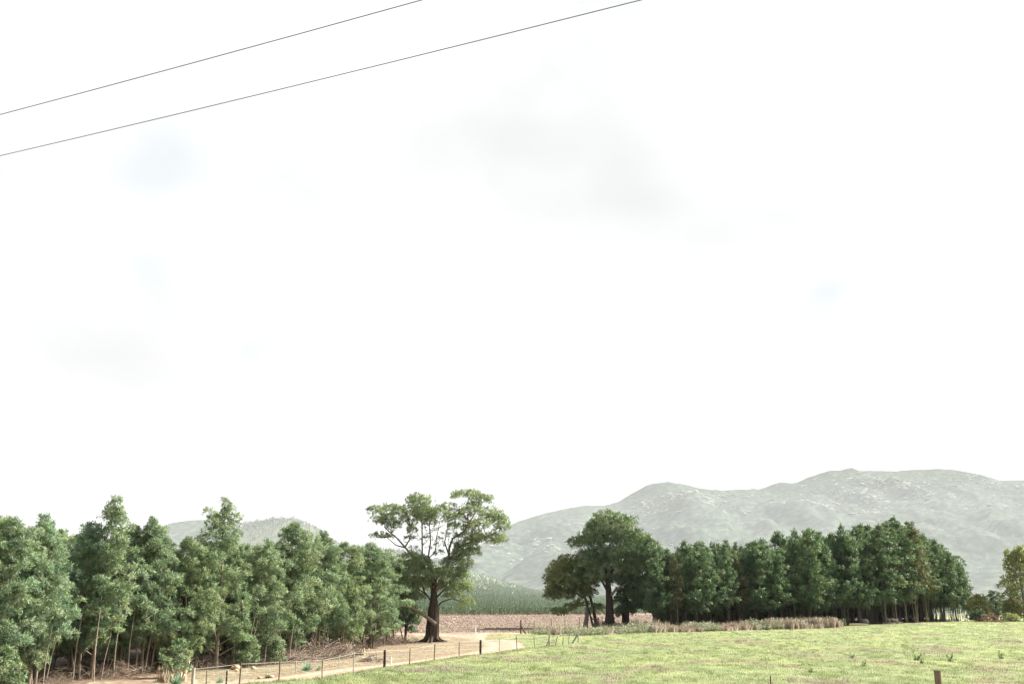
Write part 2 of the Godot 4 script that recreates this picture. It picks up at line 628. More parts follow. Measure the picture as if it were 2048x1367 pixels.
func hill_material(ramp: Array, scale: float) -> StandardMaterial3D:
	var m := plain(Color.WHITE, 1.0)
	m.metallic_specular = 0.1
	m.albedo_texture = noise_texture(0.012, ramp, 1024, false, 8)
	m.uv1_triplanar = true
	m.uv1_world_triplanar = true
	m.uv1_scale = Vector3.ONE * scale
	return m

func build_far_land() -> void:
	var heath := hill_material([[0.3, Color(0.012, 0.024, 0.017)], [0.46, Color(0.028, 0.046, 0.033)], [0.58, Color(0.05, 0.068, 0.05)], [0.75, Color(0.1, 0.112, 0.09)]], 0.0024)
	setting("mountain", grid(steps(-2600, 5600, 28), steps(-5700, -1600, 28), height_main, heath))
	setting("hill", grid(steps(-4100, -320, 30), steps(-4300, -2380, 30), height_west, heath))
	var dark := hill_material([[0.25, Color(0.045, 0.06, 0.04)], [0.75, Color(0.10, 0.115, 0.075)]], 0.004)
	setting("hill", grid(steps(-1024, 64, 16), steps(-2880, -1580, 18), height_wooded, dark))
	var green := hill_material([[0.25, Color(0.17, 0.21, 0.165)], [0.75, Color(0.24, 0.275, 0.215)]], 0.02)
	setting("hill", grid(steps(-420, 600, 10), steps(-1000, -290, 10), height_planted, green))
	# pale rock outcrops on the mountain
	var rock := Shape.new()
	lump(rock, Vector3.ZERO, Vector3(1, 0.7, 1), 3, Color.WHITE, 0.4)
	var where := []
	var tints := PackedColorArray()
	var spots := [[470, -3150, 130, 150], [560, -2950, 150, 110], [1150, -3250, 170, 190], [1260, -3050, 110, 120], [900, -3050, 140, 90], [1020, -2950, 150, 150], [150, -2500, 130, 190], [90, -2300, 110, 130], [250, -2900, 110, 90], [1480, -3250, 110, 60], [1600, -3350, 70, 34], [1750, -3200, 90, 50], [1880, -3150, 80, 50], [1000, -1750, 40, 30], [900, -1500, 40, 40], [680, -3350, 160, 60], [1350, -2700, 160, 80]]
	for sp in spots:
		for k in sp[3]:
			rock_at(where, tints, 1.4 * (sp[0] + rng.randfn(0, sp[2] * 0.55)), 1.4 * (sp[1] + rng.randfn(0, sp[2] * 0.75)), rf(2.0, 8.5))
	for k in 1300:
		var x := rf(-280, 2900)
		var z := rf(-4980, -2600)
		if noise_hill.get_noise_2d(x * 3.0 + 900.0, z * 3.0) > 0.05:
			rock_at(where, tints, x, z, rf(1.5, 5.0))
	scatter("rock_outcrops", rock.mesh(M.rock), where, tints, "pale grey rock outcrops scattered over the mountain face", "rocks")
	# bare burnt trunks standing on the lower mountain
	var pole := Shape.new()
	pole.tube([Vector3.ZERO, Vector3(0.2, 6, 0), Vector3(0, 13, 0.2)], [0.42, 0.3, 0.1], 4, Color.WHITE)
	where = []
	tints = PackedColorArray()
	for k in 1500:
		var z := -1750.0 - 1250.0 * pow(rf(0, 1), 0.9)
		var u := rf(0.25, 0.56) if k % 5 else rf(-0.02, 0.3)
		var x := -z * u
		if noise_hill.get_noise_2d(x * 2.5, z * 2.5) < -0.05:
			continue
		where.append(Transform3D(Basis(V3, rf(0, TAU)).rotated(Vector3.BACK, rf(-0.06, 0.06)).scaled(Vector3.ONE * rf(0.6, 1.25)), Vector3(x, height_main(x, z) - 1.0, z)))
		tints.append(tint(Color(0.36, 0.35, 0.33), 0.2))
	scatter("dead_trees", pole.mesh(M.paint), where, tints, "bare pale trunks of burnt trees standing on the lower mountain slope", "dead trees")
	# pines along the wooded hill and young plantation at the field's far side
	var pine := Shape.new()
	for k in 60:
		var t := rf(0.15, 1.0)
		var a := rf(0, TAU)
		var d := Vector3(cos(a), rf(-0.35, 0.3), sin(a)).normalized()
		pine.leaf(Vector3(0, t, 0), d, d.cross(V3).normalized(), 0.34 * (1.15 - t) + 0.03, 0.07, (d + V3 * 0.6).normalized(), tint(Color(0.9, 1, 0.9), 0.3))
	pine.tube([Vector3(0, -0.1, 0), Vector3(0, 0.95, 0)], [0.03, 0.01], 4, Color(1.2, 0.9, 0.7))
	var pm := pine.mesh(M.leaf)
	where = []
	tints = PackedColorArray()
	for k in 5200:
		var x := rf(-900, -60)
		var z := -2576.0 + 900.0 * pow(rf(0, 1), 1.5)
		if k < 420:
			z = rf(-2578, -2545)
		var s := rf(5, 10)
		where.append(Transform3D(Basis(V3, rf(0, TAU)).scaled(Vector3(s, s * rf(0.9, 1.3), s)), Vector3(x, height_wooded(x, z) - 0.5, z)))
		tints.append(tint(Color(0.06, 0.08, 0.05), 0.3))
	scatter("far_forest", pm, where, tints, "dark pine forest covering the hazy wooded hill", "forest")
	where = []
	tints = PackedColorArray()
	for k in 42000:
		var z := -305.0 * exp(rf(0, 1) * log(1000.0 / 305.0))
		var x := -z * rf(-0.2, 0.14)
		if k % 9 == 0:
			x = -z * rf(0.3, 0.55)
		var near_edge := noise_patch.get_noise_1d(x * 0.6) * 18.0
		if z > -318.0 + near_edge and rf(0, 1) < 0.7:
			continue
		var s := rf(1.1, 2.3)
		where.append(Transform3D(Basis(V3, rf(0, TAU)).scaled(Vector3(s * 1.5, s, s * 1.5)), Vector3(x, height_planted(x, z) - 0.1, z)))
		tints.append(tint(Color(0.29, 0.36, 0.3), 0.22))
	scatter("plantation", pm, where, tints, "young green plantation covering the slope beyond the ploughed field", "forest")
	# low pale scrub and rubble at the foot of that slope
	where = []
	tints = PackedColorArray()
	for k in 1400:
		var z := rf(-316, -284)
		var x := rf(-45, 30)
		var s := rf(0.4, 1.4)
		where.append(Transform3D(Basis(V3, rf(0, TAU)).scaled(Vector3(s * 2.0, s, s * 2.0)), Vector3(x, -0.2, z)))
		tints.append(tint(Color(0.3, 0.29, 0.2), 0.3))
	scatter("scrub", pm, where, tints, "pale low scrub along the far edge of the ploughed field", "scrub")

func rock_at(where: Array, tints: PackedColorArray, x: float, z: float, s: float) -> void:
	z = maxf(z, -5020.0)
	where.append(Transform3D(Basis(V3, rf(0, TAU)).scaled(Vector3(s * rf(0.8, 1.8), s * rf(0.5, 1.0), s)), Vector3(x, height_main(x, z) - s * 0.1, z)))
	tints.append(tint(Color(0.22, 0.222, 0.215), 0.3))

# ---------------------------------------------------------------- trees
# clumps: [centre, radii, density]; every clump holds puffs, every puff holds leaf sprays
func foliage(s: Shape, clumps: Array, puff: float, per_puff: int, length: float, width: float, cols: Array, droop := 0.0, spread := 1.0) -> void:
	for cl in clumps:
		var c: Vector3 = cl[0]
		var r: Vector3 = cl[1]
		var area := (r.x * r.y + r.y * r.z + r.x * r.z) / 3.0
		var count := int(area / (puff * puff) * 3.4 * cl[2]) + 2
		var clump_col: Color = cols[rng.randi() % cols.size()]
		for j in count:
			var d := ball()
			if d.y < -0.35:
				d.y *= -0.6
			d = d.normalized()
			var pc := c + d * r * rf(0.62, 1.04)
			var out := (d / r).normalized()
			var pr := puff * rf(0.7, 1.35)
			var base := tint(clump_col.lerp(cols[rng.randi() % cols.size()], 0.35), 0.16)
			for k in per_puff:
				var e := (ball() * 0.95 * spread + out * 0.75 + V3 * (0.25 - droop)).normalized()
				var p := pc + ball() * pr * 0.45
				var side := e.cross(ball()).normalized()
				var nn := side.cross(e)
				if nn.dot(out) < 0:
					nn = -nn
				s.leaf(p, e, side, length * rf(0.65, 1.3), width * rf(0.7, 1.3), (nn + out * 0.75).normalized(), tint(base, 0.14))

const WATTLE := [Color(0.167, 0.231, 0.142), Color(0.211, 0.267, 0.167), Color(0.145, 0.213, 0.136), Color(0.234, 0.278, 0.180)]
const GUM := [Color(0.179, 0.228, 0.124), Color(0.216, 0.253, 0.150), Color(0.160, 0.209, 0.117)]
const DARK := [Color(0.096, 0.154, 0.095), Color(0.122, 0.174, 0.107), Color(0.083, 0.134, 0.088), Color(0.141, 0.182, 0.111)]

# one bushy tree: thin stems, clumps of feathery leaves in an uneven cone. Returns [trunk, crown]
func bushy(h: float, r: float, clear: float, n: int, cols: Array, leaf_l: float, leaf_w: float, puff: float, per_puff: int, stems: int, leader: float, bark_col: Color, thick := 0.1) -> Array:
	var t := Shape.new()
	var f := Shape.new()
	var clumps := []
	var lean := Vector3(rf(-0.5, 0.5), 0, rf(-0.5, 0.5))
	var spine := []
	for k in 9:
		var q := k / 8.0
		spine.append(Vector3(lean.x * q * q + rf(-0.06, 0.06) * k * 0.3, h * 0.97 * q, lean.z * q * q + rf(-0.06, 0.06) * k * 0.3))
	spine[0].y = -0.15
	var rads := []
	for k in 9:
		rads.append(thick * (1.0 - 0.9 * k / 8.0) * (1.25 if k == 0 else 1.0))
	t.tube(spine, rads, 7, bark_col)
	for sdx in stems:
		var a := rf(0, TAU)
		var far := r * rf(0.2, 0.5)
		var top := h * rf(0.5, 0.75)
		t.tube([Vector3(cos(a), 0, sin(a)) * 0.2 - V3 * 0.15, Vector3(cos(a), 0, sin(a)) * (0.25 + far * 0.3) + V3 * top * 0.4, Vector3(cos(a), 0, sin(a)) * far + V3 * top], [thick * 0.6, thick * 0.42, thick * 0.1], 5, bark_col)
	var t0 := clear / h
	for k in n:
		var q := lerpf(t0, 0.93, pow((k + rf(0, 1)) / n, 0.95))
		var rel := (q - t0) / (1.0 - t0)
		var prof := r * pow(maxf(1.0 - rel, 0.0), 0.62 + leader) * minf(1.0, 0.55 + rel * 2.2) * rf(0.6, 1.2)
		var a := k * 2.399 + rf(-0.6, 0.6)
		var axis: Vector3 = spine[int(q * 8.0)].lerp(spine[mini(int(q * 8.0) + 1, 8)], fposmod(q * 8.0, 1.0))
		var out := Vector3(cos(a), 0, sin(a))
		var tip := axis + out * prof + V3 * prof * rf(0.15, 0.55)
		var root: Vector3 = axis - V3 * minf(prof * 0.45, axis.y * 0.5)
		var elbow := root.lerp(tip, 0.5) + out * prof * 0.08 - V3 * prof * 0.05
		t.tube([root, elbow, tip], [thick * 0.36 * (1.15 - rel), thick * 0.2 * (1.1 - rel), 0.008], 4, bark_col)
		var m := 2 + int(prof * 1.6 / (r * 0.5))
		for j in m:
			var e := lerpf(0.35, 1.0, (j + rf(0.2, 1.0)) / m)
			var c := root.lerp(tip, e) + ball() * Vector3(0.28, 0.16, 0.28) * prof
			var cr := r * lerpf(0.23, 0.15, e) * rf(0.7, 1.4) * (1.0 - rel * 0.3)
			clumps.append([c, Vector3(cr, cr * rf(0.65, 0.95), cr), rf(0.75, 1.2)])
	for k in 9:
		var q := lerpf(0.86, 1.0, k / 8.0)
		var cr := r * lerpf(0.17, 0.07, k / 8.0)
		clumps.append([spine[7].lerp(spine[8], (q - 0.86) / 0.14) + ball() * cr * 0.8, Vector3(cr, cr * 1.2, cr), 1.0])
	foliage(f, clumps, puff, per_puff, leaf_l, leaf_w, cols, 0.2)
	return [t.mesh(M.bark), f.mesh(M.leaf)]

func plant_tree(called: String, meshes: Array, at: Vector2, scale: Vector3, turn: float, label: String, group := "", category := "tree") -> Node3D:
	var o := thing(called, Vector3(at.x, land(at.x, at.y), at.y), label, category, group)
	part("trunk", meshes[0], o)
	part("crown", meshes[1], o)
	o.rotation.y = turn
	o.scale = scale
	return o

func build_tree_stand() -> void:
	var kinds := []
	for k in 6:
		rng.seed = 300 + k
		kinds.append(bushy(9.5, [2.8, 2.4, 3.0, 2.3, 2.7, 2.9][k], [1.2, 1.8, 0.8, 1.7, 2.0, 0.9][k], [35, 32, 37, 31, 34, 36][k], WATTLE.map(func(c): return Color(c.r * [1.0, 0.88, 1.05, 1.0, 0.92, 1.08][k], c.g * [1.0, 0.95, 1.02, 1.0, 0.95, 1.07][k], c.b * [1.0, 1.05, 0.98, 1.0, 1.0, 1.1][k])), 0.2, 0.021, 0.2, 18, [1, 2, 1, 0, 2, 1][k], [-0.2, 0.05, -0.15, 0.3, -0.05, -0.25][k], Color(0.21, 0.18, 0.14), 0.10))
	# the tall one with an open, see-through top and a clear pale trunk
	rng.seed = 341
	var open_top := bushy(11.3, 3.0, 1.4, 38, WATTLE, 0.2, 0.021, 0.2, 14, 0, -0.18, Color(0.27, 0.23, 0.17), 0.15)
	var edge := [
		[-25.4, -52.2, 8.6, 4, "leafy tree with bare lower trunk at the open end of the stand"],
		[-25.4, -55.3, 9.0, 1, "pointed bushy tree with bare thin stems showing below its crown"],
		[-24.1, -60.2, 10.5, 3, "bushy tree with a tall narrow pointed top above its neighbours"],
		[-22.6, -64.0, 9.5, 4, "rounded bushy tree with a short thin spike at the top"],
		[-21.0, -66.5, 8.6, 2, "broad bushy tree leaning into the tall open-topped tree"],
		[-17.9, -73.2, 8.6, 5, "dense bushy tree above the row of thin slanting stems"],
		[-16.8, -78.6, 10.3, 0, "full light green tree beside the heap of dry brush", 1.12],
		[-15.6, -84.0, 9.9, 4, "bushy tree behind the heap of dry brush"],
		[-14.9, -90.5, 9.6, 2, "bushy tree with thin bare stems behind the pale dry reed clump"],
		[-13.2, -97.0, 9.6, 5, "broad light green tree with a smooth sloping side next to the huge trunk", 1.35],
		[-12.6, -103.0, 8.2, 1, "small bushy tree half hidden beside the thick lateral limb"],
	]
	rng.seed = 355
	for e in edge:
		var s: float = e[2] / 9.5
		var wide: float = e[5] if e.size() > 5 else 1.0
		plant_tree("bushy_tree", kinds[e[3]], Vector2(e[0], e[1]), Vector3(s * wide * rf(0.95, 1.1), s, s * wide * rf(0.95, 1.1)), rf(0, TAU), e[4])
	plant_tree("bushy_tree", open_top, Vector2(-19.5, -69.0), Vector3.ONE, 0.7, "tallest tree of the stand with open see-through top and straight pale trunk")
	# the rest of the stand behind that edge
	var d := 44.0
	while d < 116.0:
		var x := along(STAND, d) - 2.0
		var row := 0
		while row < 6 and x > -d * 0.62 - 2.0:
			var k := rng.randi() % 6
			var h := rf(7.3, 9.2) / 9.5
			var at := Vector2(x + rf(-0.6, 0.6), -d + rf(-0.8, 0.8))
			if at.x < -at.y * -0.5 and d < 50.0:
				pass
			plant_tree("bushy_tree", kinds[k], at, Vector3(h * rf(0.85, 1.1), h, h * rf(0.85, 1.1)), rf(0, TAU), "bushy green tree deep in the dense stand beside the track", "trees crowded in the stand beside the track")
			x -= rf(2.4, 3.4)
			row += 1
		d += rf(2.5, 3.3)

# [x, y, rx, ry] rows of a flat sketch become clumps with depth
func with_depth(rows: Array, deep: float, density: float, grow := 1.0) -> Array:
	var out := []
	for r in rows:
		var rz: float = (r[2] + r[3]) * 0.6
		out.append([Vector3(r[0], r[1], rf(-deep, deep)), Vector3(r[2], r[3], rz) * grow, density])
		for e in 2:
			out.append([Vector3(r[0] + rf(-0.6, 0.6) * r[2], r[1] - rf(-0.3, 0.6) * r[3], rf(-deep, deep) * 1.3), Vector3(r[2], r[3], rz) * grow * rf(0.55, 0.85), density])
	return out

func limb(s: Shape, flat: Array, z: float, r0: float, r1: float, col: Color, sides := 7, bend := 0.5, ridge := 0.0) -> void:
	var pts: Array = []
	var rad := []
	for k in flat.size():
		var q := float(k) / (flat.size() - 1)
		pts.append(Vector3(flat[k][0], flat[k][1], z * q + rf(-bend, bend) * q))
		rad.append(lerpf(r0, r1, pow(q, 0.8)))
	s.tube(pts, rad, sides, col, ridge)
	for k in range(1, pts.size()):
		joints.append(pts[k])
		joints.append(pts[k].lerp(pts[k - 1], 0.5))

func build_spreading_tree() -> void:
	rng.seed = 71
	var dark := Color(0.066, 0.054, 0.046)
	var grey := Color(0.165, 0.145, 0.12)
	var o := thing("spreading_tree", Vector3(-8.5, land(-8.5, -110.1) - 0.05, -110.1), "huge old tree with thick dark trunk and open flat-topped crown beside the track", "tree")
	var t := Shape.new()
	t.tube([Vector3(0.02, -0.2, 0), Vector3(0.02, 0.25, 0), Vector3(0.05, 0.8, 0), Vector3(0.07, 1.6, 0), Vector3(0.12, 2.6, 0.05), Vector3(0.15, 3.5, 0.1), Vector3(0.17, 4.4, 0), Vector3(0.17, 5.6, 0), Vector3(0.2, 6.6, 0)], [0.92, 0.78, 0.71, 0.66, 0.6, 0.53, 0.36, 0.3, 0.24], 48, dark, 0.11)
	for k in 9:
		var a := TAU * k / 9.0 + rf(-0.3, 0.3)
		var u := Vector3(cos(a), 0, sin(a))
		t.tube([u * 0.5 + V3 * 0.7, u * 0.95 + V3 * 0.25, u * rf(1.4, 1.9) + V3 * 0.02, u * rf(2.1, 3.0) - V3 * 0.12], [0.22, 0.16, 0.09, 0.04], 7, dark)
	part("trunk", t.mesh(M.old_bark), o)
	var l := Shape.new()
	limb(l, [[0.39, 1.89], [-0.39, 2.55], [-1.26, 3.13], [-2.12, 3.58], [-3.24, 3.79], [-4.01, 3.54]], 1.6, 0.24, 0.07, Color(0.2, 0.17, 0.14), 8, 0.1)
	joints.clear()
	var low := part("lateral_limb", l.mesh(M.bark), o)
	low.position.z = 0.55
	var b := Shape.new()
	limb(b, [[0.17, 4.9], [1.2, 7.2], [1.67, 8.36], [1.73, 9.8], [2.07, 10.74], [3.28, 11.52], [3.79, 12.38], [3.61, 13.33]], 0.6, 0.22, 0.05, grey)
	limb(b, [[1.5, 7.6], [1.84, 8.7], [2.78, 9.89], [4.25, 10.57], [5.98, 11.09], [7.29, 11.77]], -0.8, 0.17, 0.03, grey)
	limb(b, [[0.17, 4.9], [-1.0, 8.0], [-2.51, 9.21], [-3.05, 9.89], [-4.03, 10.91], [-5.11, 11.77], [-5.58, 12.89]], 0.5, 0.19, 0.04, grey)
	limb(b, [[-3.05, 9.89], [-2.55, 10.74], [-2.58, 12.12], [-2.79, 13.24]], 0.4, 0.1, 0.025, grey)
	limb(b, [[-2.96, 9.8], [-4.01, 10.06], [-5.08, 10.91], [-5.87, 11.09]], 0.2, 0.09, 0.02, grey)
	limb(b, [[0.16, 5.83], [-0.67, 8.36], [-1.2, 9.04], [-1.25, 10.91], [-1.38, 12.81], [-1.58, 14.11]], -0.7, 0.17, 0.03, grey)
	limb(b, [[0.24, 6], [-0.51, 8.87], [-0.28, 10.4], [-0.4, 12.12], [-0.51, 13.5]], 0.9, 0.14, 0.03, grey)
	limb(b, [[0.2, 6.4], [-0.42, 8.78], [0.26, 9.38], [0.32, 10.91], [0.72, 12.81]], 0.2, 0.12, 0.03, grey)
	limb(b, [[1.7, 9.0], [1.2, 10.4], [1.44, 11.77], [1.59, 13.5]], -0.3, 0.1, 0.025, grey)
	limb(b, [[3.79, 12.38], [4.65, 13.67], [4.91, 14.8]], 0.6, 0.08, 0.02, grey)
	limb(b, [[3.79, 12.38], [5.54, 13.07], [6.67, 13.07]], 0.3, 0.08, 0.02, grey)
	limb(b, [[3.7, 12.81], [2.9, 13.67], [1.75, 14.11]], 0.3, 0.07, 0.02, grey)
	limb(b, [[0.3, 3.6], [-0.5, 4.8], [-1.6, 5.6], [-2.6, 6.2]], 0.8, 0.12, 0.03, dark)
	limb(b, [[0.3, 3.4], [1.1, 4.2], [2.2, 4.5], [3.5, 4.0]], 0.6, 0.1, 0.025, dark)
	limb(b, [[0.25, 4.4], [1.2, 5.4], [2.4, 6.0]], -0.6, 0.12, 0.03, dark)
	limb(b, [[0.1, 4.0], [-0.9, 5.2], [-1.5, 6.9], [-2.2, 8.2]], -0.5, 0.12, 0.03, dark)
	var top := with_depth([[-4.73, 13.93, 1.2, 0.64], [-6.04, 13.5, 0.83, 0.64], [-6.27, 12.63, 0.6, 0.46], [-5.78, 11.09, 1.01, 0.37], [-3.85, 13.5, 0.83, 0.74], [-3.12, 12.63, 0.6, 0.6], [-1.51, 14.8, 1.38, 0.64], [-1.93, 13.93, 1.29, 0.83], [-0.87, 13.5, 1.2, 0.83], [-1.38, 12.81, 0.9, 0.8], [-0.4, 12.38, 0.7, 0.7], [0.61, 14.11, 0.55, 0.32], [0.72, 13.15, 1.1, 0.64], [1.58, 14.28, 0.74, 0.37], [2.03, 13.5, 1.01, 0.55], [3.58, 15.5, 1.57, 0.55], [5.08, 14.98, 1.2, 0.64], [4.21, 14.37, 0.83, 0.46], [3.78, 13.59, 1.1, 0.55], [5.97, 13.5, 1.38, 0.74], [6.85, 12.81, 1.1, 0.83], [7.46, 11.95, 0.83, 0.55], [5.1, 12.12, 1.1, 0.74], [3.79, 12.12, 0.7, 0.5], [2.91, 12.81, 0.6, 0.5], [5.99, 10.74, 1.66, 0.64], [7.29, 10.4, 0.64, 0.37], [4.24, 10.91, 1.2, 0.74], [2.31, 11.95, 0.8, 0.5], [-4.51, 12.12, 0.8, 0.6], [-2.4, 11.6, 0.5, 0.7], [-5.14, 12.89, 0.92, 0.6], [-2.61, 13.24, 0.74, 0.6]], 2.2, 0.82, 1.2)
	var mid := with_depth([[3.64, 10.06, 1.2, 0.74], [4.26, 9.21, 0.74, 0.55], [2.96, 8.95, 1.01, 0.64], [3.41, 8.02, 0.83, 0.64], [2.1, 8.36, 0.92, 0.55], [-4.83, 7.97, 0.64, 0.37], [-4.12, 7.47, 0.64, 0.37]], 1.2, 1.1, 1.2)
	var dome := with_depth([[-2.25, 8.57, 1.38, 0.74], [-2.83, 7.72, 1.2, 0.83], [-1.19, 7.97, 1.29, 0.83], [-0.05, 6.96, 1.38, 0.83], [-1.51, 6.71, 1.47, 0.92], [1.68, 6.96, 1.38, 0.74], [2.8, 6.96, 1.01, 0.74], [2.99, 5.79, 1.2, 0.74], [1.7, 5.79, 1.29, 0.83], [-0.8, 5.9, 1.1, 0.64], [-2.35, 5.79, 1.29, 0.83], [3.68, 5.45, 0.55, 0.46], [3.78, 3.96, 0.69, 0.74], [2.14, 4.8, 0.92, 0.37], [-1.89, 4.62, 1.01, 0.64], [-2.75, 4.62, 0.92, 0.64], [-3.05, 6.29, 0.92, 0.83]], 1.7, 1.0, 1.2)
	# thin leafy sprays along the bare stems
	for q in [[-2.2, 9.9], [-1.6, 9.4], [0.3, 9.0], [1.6, 10.0], [-1.9, 10.9], [0.8, 10.6], [-0.9, 11.2], [2.0, 11.2], [-1.3, 10.4], [-1.2, 11.6], [-0.4, 10.8], [0.3, 10.2], [0.4, 11.6], [1.2, 11.2], [1.4, 12.4], [-2.6, 11.0], [-3.4, 10.6], [-4.4, 11.6], [2.4, 10.9], [3.2, 11.9], [-0.7, 9.6], [0.9, 9.4], [2.9, 10.2], [-3.9, 12.4], [-5.2, 12.0], [4.7, 11.5]]:
		top.append([Vector3(q[0] + rf(-0.3, 0.3), q[1] + rf(-0.3, 0.3), rf(-1.6, 1.6)), Vector3(0.5, 0.4, 0.5) * rf(0.7, 1.2), 0.55])
	# twigs that carry the outer clumps
	for cl in top + mid:
		var c: Vector3 = cl[0]
		var r: Vector3 = cl[1]
		for k in 3:
			var e := c + ball() * r * 0.8
			var s0 := Vector3.ZERO
			var best := 99.0
			for jn in joints:
				var dd: float = jn.distance_to(c) + (1.5 if jn.y > c.y else 0.0)
				if dd < best:
					best = dd
					s0 = jn
			b.tube([s0, s0.lerp(e, 0.5) + ball() * 0.12, e], [0.03, 0.02, 0.008], 4, grey)
	part("limbs", b.mesh(M.bark), o).set_meta("kind", "stuff")
	var f := Shape.new()
	foliage(f, top, 0.22, 10, 0.2, 0.034, GUM, 0.25)
	foliage(f, mid + dome, 0.23, 11, 0.2, 0.034, GUM, 0.2)
	part("crown", f.mesh(M.leaf), o)
	# the dark bushy growth under the lateral limb
	rng.seed = 72
	var u := Shape.new()
	var tr := Shape.new()
	for k in 5:
		var a := rf(-0.6, 0.6)
		tr.tube([Vector3(a * 0.4, -0.1, rf(-0.3, 0.3)), Vector3(a, 1.2, 0), Vector3(a * 1.8, 2.8, rf(-0.6, 0.6))], [0.07, 0.05, 0.02], 5, dark)
	foliage(u, with_depth([[0.6, 2.96, 1.1, 0.83], [0.0, 2.14, 1.0, 0.83], [1.0, 1.9, 0.64, 0.55], [0.1, 3.3, 0.92, 0.74], [-0.4, 1.5, 0.83, 0.64], [0.85, 1.1, 0.55, 0.37], [1.4, 2.55, 0.46, 0.46], [-0.6, 4.2, 0.9, 0.7], [0.3, 4.3, 0.9, 0.6]], 1.2, 0.9), 0.28, 13, 0.26, 0.045, DARK)
	plant_tree("small_tree", [tr.mesh(M.bark), u.mesh(M.leaf)], Vector2(-11.6, -112.5), Vector3.ONE, 0.0, "small dark leafy tree under the thick lateral limb of the huge trunk")

func build_grove() -> void:
	# the broad tree at the end of the grove
	rng.seed = 81
	var dark := Color(0.055, 0.045, 0.036)
	var pale := Color(0.25, 0.22, 0.185)
	var t := Shape.new()
	t.tube([Vector3(0.1, -0.3, 0), Vector3(0.12, 0.3, 0), Vector3(0.2, 1.2, 0), Vector3(0.24, 2.2, 0), Vector3(0.22, 3.8, 0), Vector3(0.13, 5.75, 0), Vector3(-0.07, 8.3, 0), Vector3(0, 11.6, 0)], [1.1, 0.85, 0.68, 0.6, 0.52, 0.42, 0.3, 0.1], 32, dark, 0.08)
	limb(t, [[0.37, 4.6], [1.05, 5.49], [2.54, 6.39], [3.77, 7.43], [4.6, 8.59]], 2.2, 0.26, 0.07, pale)
	limb(t, [[0.2, 5.0], [-0.9, 7.0], [-2.2, 9.6], [-3.4, 11.6]], 0.8, 0.22, 0.05, dark)
	limb(t, [[0.1, 7.4], [1.5, 9.6], [2.6, 12.6]], 0.5, 0.2, 0.05, dark)
	limb(t, [[0.05, 8.4], [-0.5, 11.0], [-0.4, 14.6]], -0.5, 0.2, 0.05, dark)
	var f := Shape.new()
	var rows := with_depth([[-0.16, 16.1, 1.69, 0.84], [1.99, 15.83, 1.83, 0.99], [0.61, 14.64, 2.82, 1.27], [-1.41, 14.64, 1.41, 0.99], [-2.65, 12.92, 1.83, 1.13], [-4.41, 12.39, 1.41, 0.84], [-0.1, 12.92, 2.53, 1.27], [2.59, 13.18, 2.53, 1.41], [5.26, 12.65, 1.55, 1.13], [6.32, 12, 1.13, 0.84], [-0.83, 10.42, 1.97, 1.27], [1.17, 10.16, 2.53, 1.55], [3.87, 10.94, 2.39, 1.41], [6.52, 10.16, 1.83, 1.55], [5.13, 8.59, 2.39, 1.41], [7.13, 8.33, 1.41, 1.55], [-1.53, 8.59, 1.55, 1.27], [0.46, 8.33, 2.11, 1.27], [2.59, 8.33, 1.69, 1.13], [-0.64, 7.04, 1.41, 0.7], [1.49, 6.78, 1.55, 0.84], [6.38, 6, 2.11, 1.27], [5.01, 4.9, 2.11, 1.2], [6.99, 4.46, 1.41, 1.27], [3.88, 6.78, 1.69, 0.99], [-2.8, 10.2, 1.6, 1.2], [-3.2, 8.6, 1.5, 1.2], [-2.4, 7.2, 1.2, 0.9]], 2.8, 1.0, 1.35)
	foliage(f, rows, 0.42, 13, 0.36, 0.062, GUM + DARK)
	plant_tree("broad_tree", [t.mesh(M.bark), f.mesh(M.leaf)], Vector2(14.46, -155.8), Vector3.ONE, 0.0, "broad round-crowned dark tree with black trunk and pale slanting limb at the grove end")
	# its darker neighbour with foliage down to the reeds
	rng.seed = 82
	t = Shape.new()
	t.tube([Vector3(0, -0.2, 0), Vector3(0.0, 1.0, 0), Vector3(0, 2.5, 0), Vector3(0.05, 5.1, 0), Vector3(0.3, 7.6, 0)], [0.85, 0.62, 0.55, 0.42, 0.2], 12, dark, 0.07)
	f = Shape.new()
	foliage(f, with_depth([[0.2, 5.1, 1.7, 1.1], [2.2, 4.7, 2.1, 1.3], [1.5, 3.3, 2.1, 1.1], [0.1, 2.5, 1.4, 0.8], [3.6, 3.4, 1.6, 1.2], [-1.1, 3.9, 1.0, 0.8], [0.9, 7.0, 2.2, 1.4], [3.3, 6.6, 2.0, 1.4], [-1.0, 2.2, 0.8, 0.5], [4.6, 5.2, 1.4, 1.3]], 1.6, 1.3), 0.42, 12, 0.36, 0.062, DARK)
	plant_tree("leafy_tree", [t.mesh(M.bark), f.mesh(M.leaf)], Vector2(17.3, -158.0), Vector3.ONE, 0.0, "dark tree with thick short trunk and low leaves beside the broad tree")
	# the spreading multi-stemmed tree leaning out over the field fence
	rng.seed = 83
	t = Shape.new()
	limb(t, [[0, -0.2], [0.36, 2.0], [0.46, 3.6], [-0.4, 5.7]], 0.3, 0.42, 0.14, pale, 8, 0.2)
	limb(t, [[1.9, -0.2], [1.37, 2.7], [1.0, 4.4], [0.4, 6.3], [-1.4, 7.5]], -0.3, 0.3, 0.08, dark, 8, 0.2)
	limb(t, [[1.4, -0.2], [0.95, 1.5], [0.6, 2.9], [0.1, 5.0]], 0.5, 0.2, 0.06, dark, 6, 0.2)
	limb(t, [[0.2, 4.4], [-1.4, 5.3], [-3.0, 5.2], [-4.4, 4.8]], 0.3, 0.16, 0.03, dark, 6, 0.2)
	limb(t, [[0.4, 3.4], [-0.8, 3.4], [-2.3, 2.8], [-3.6, 2.3]], 0.8, 0.1, 0.02, dark, 5, 0.2)
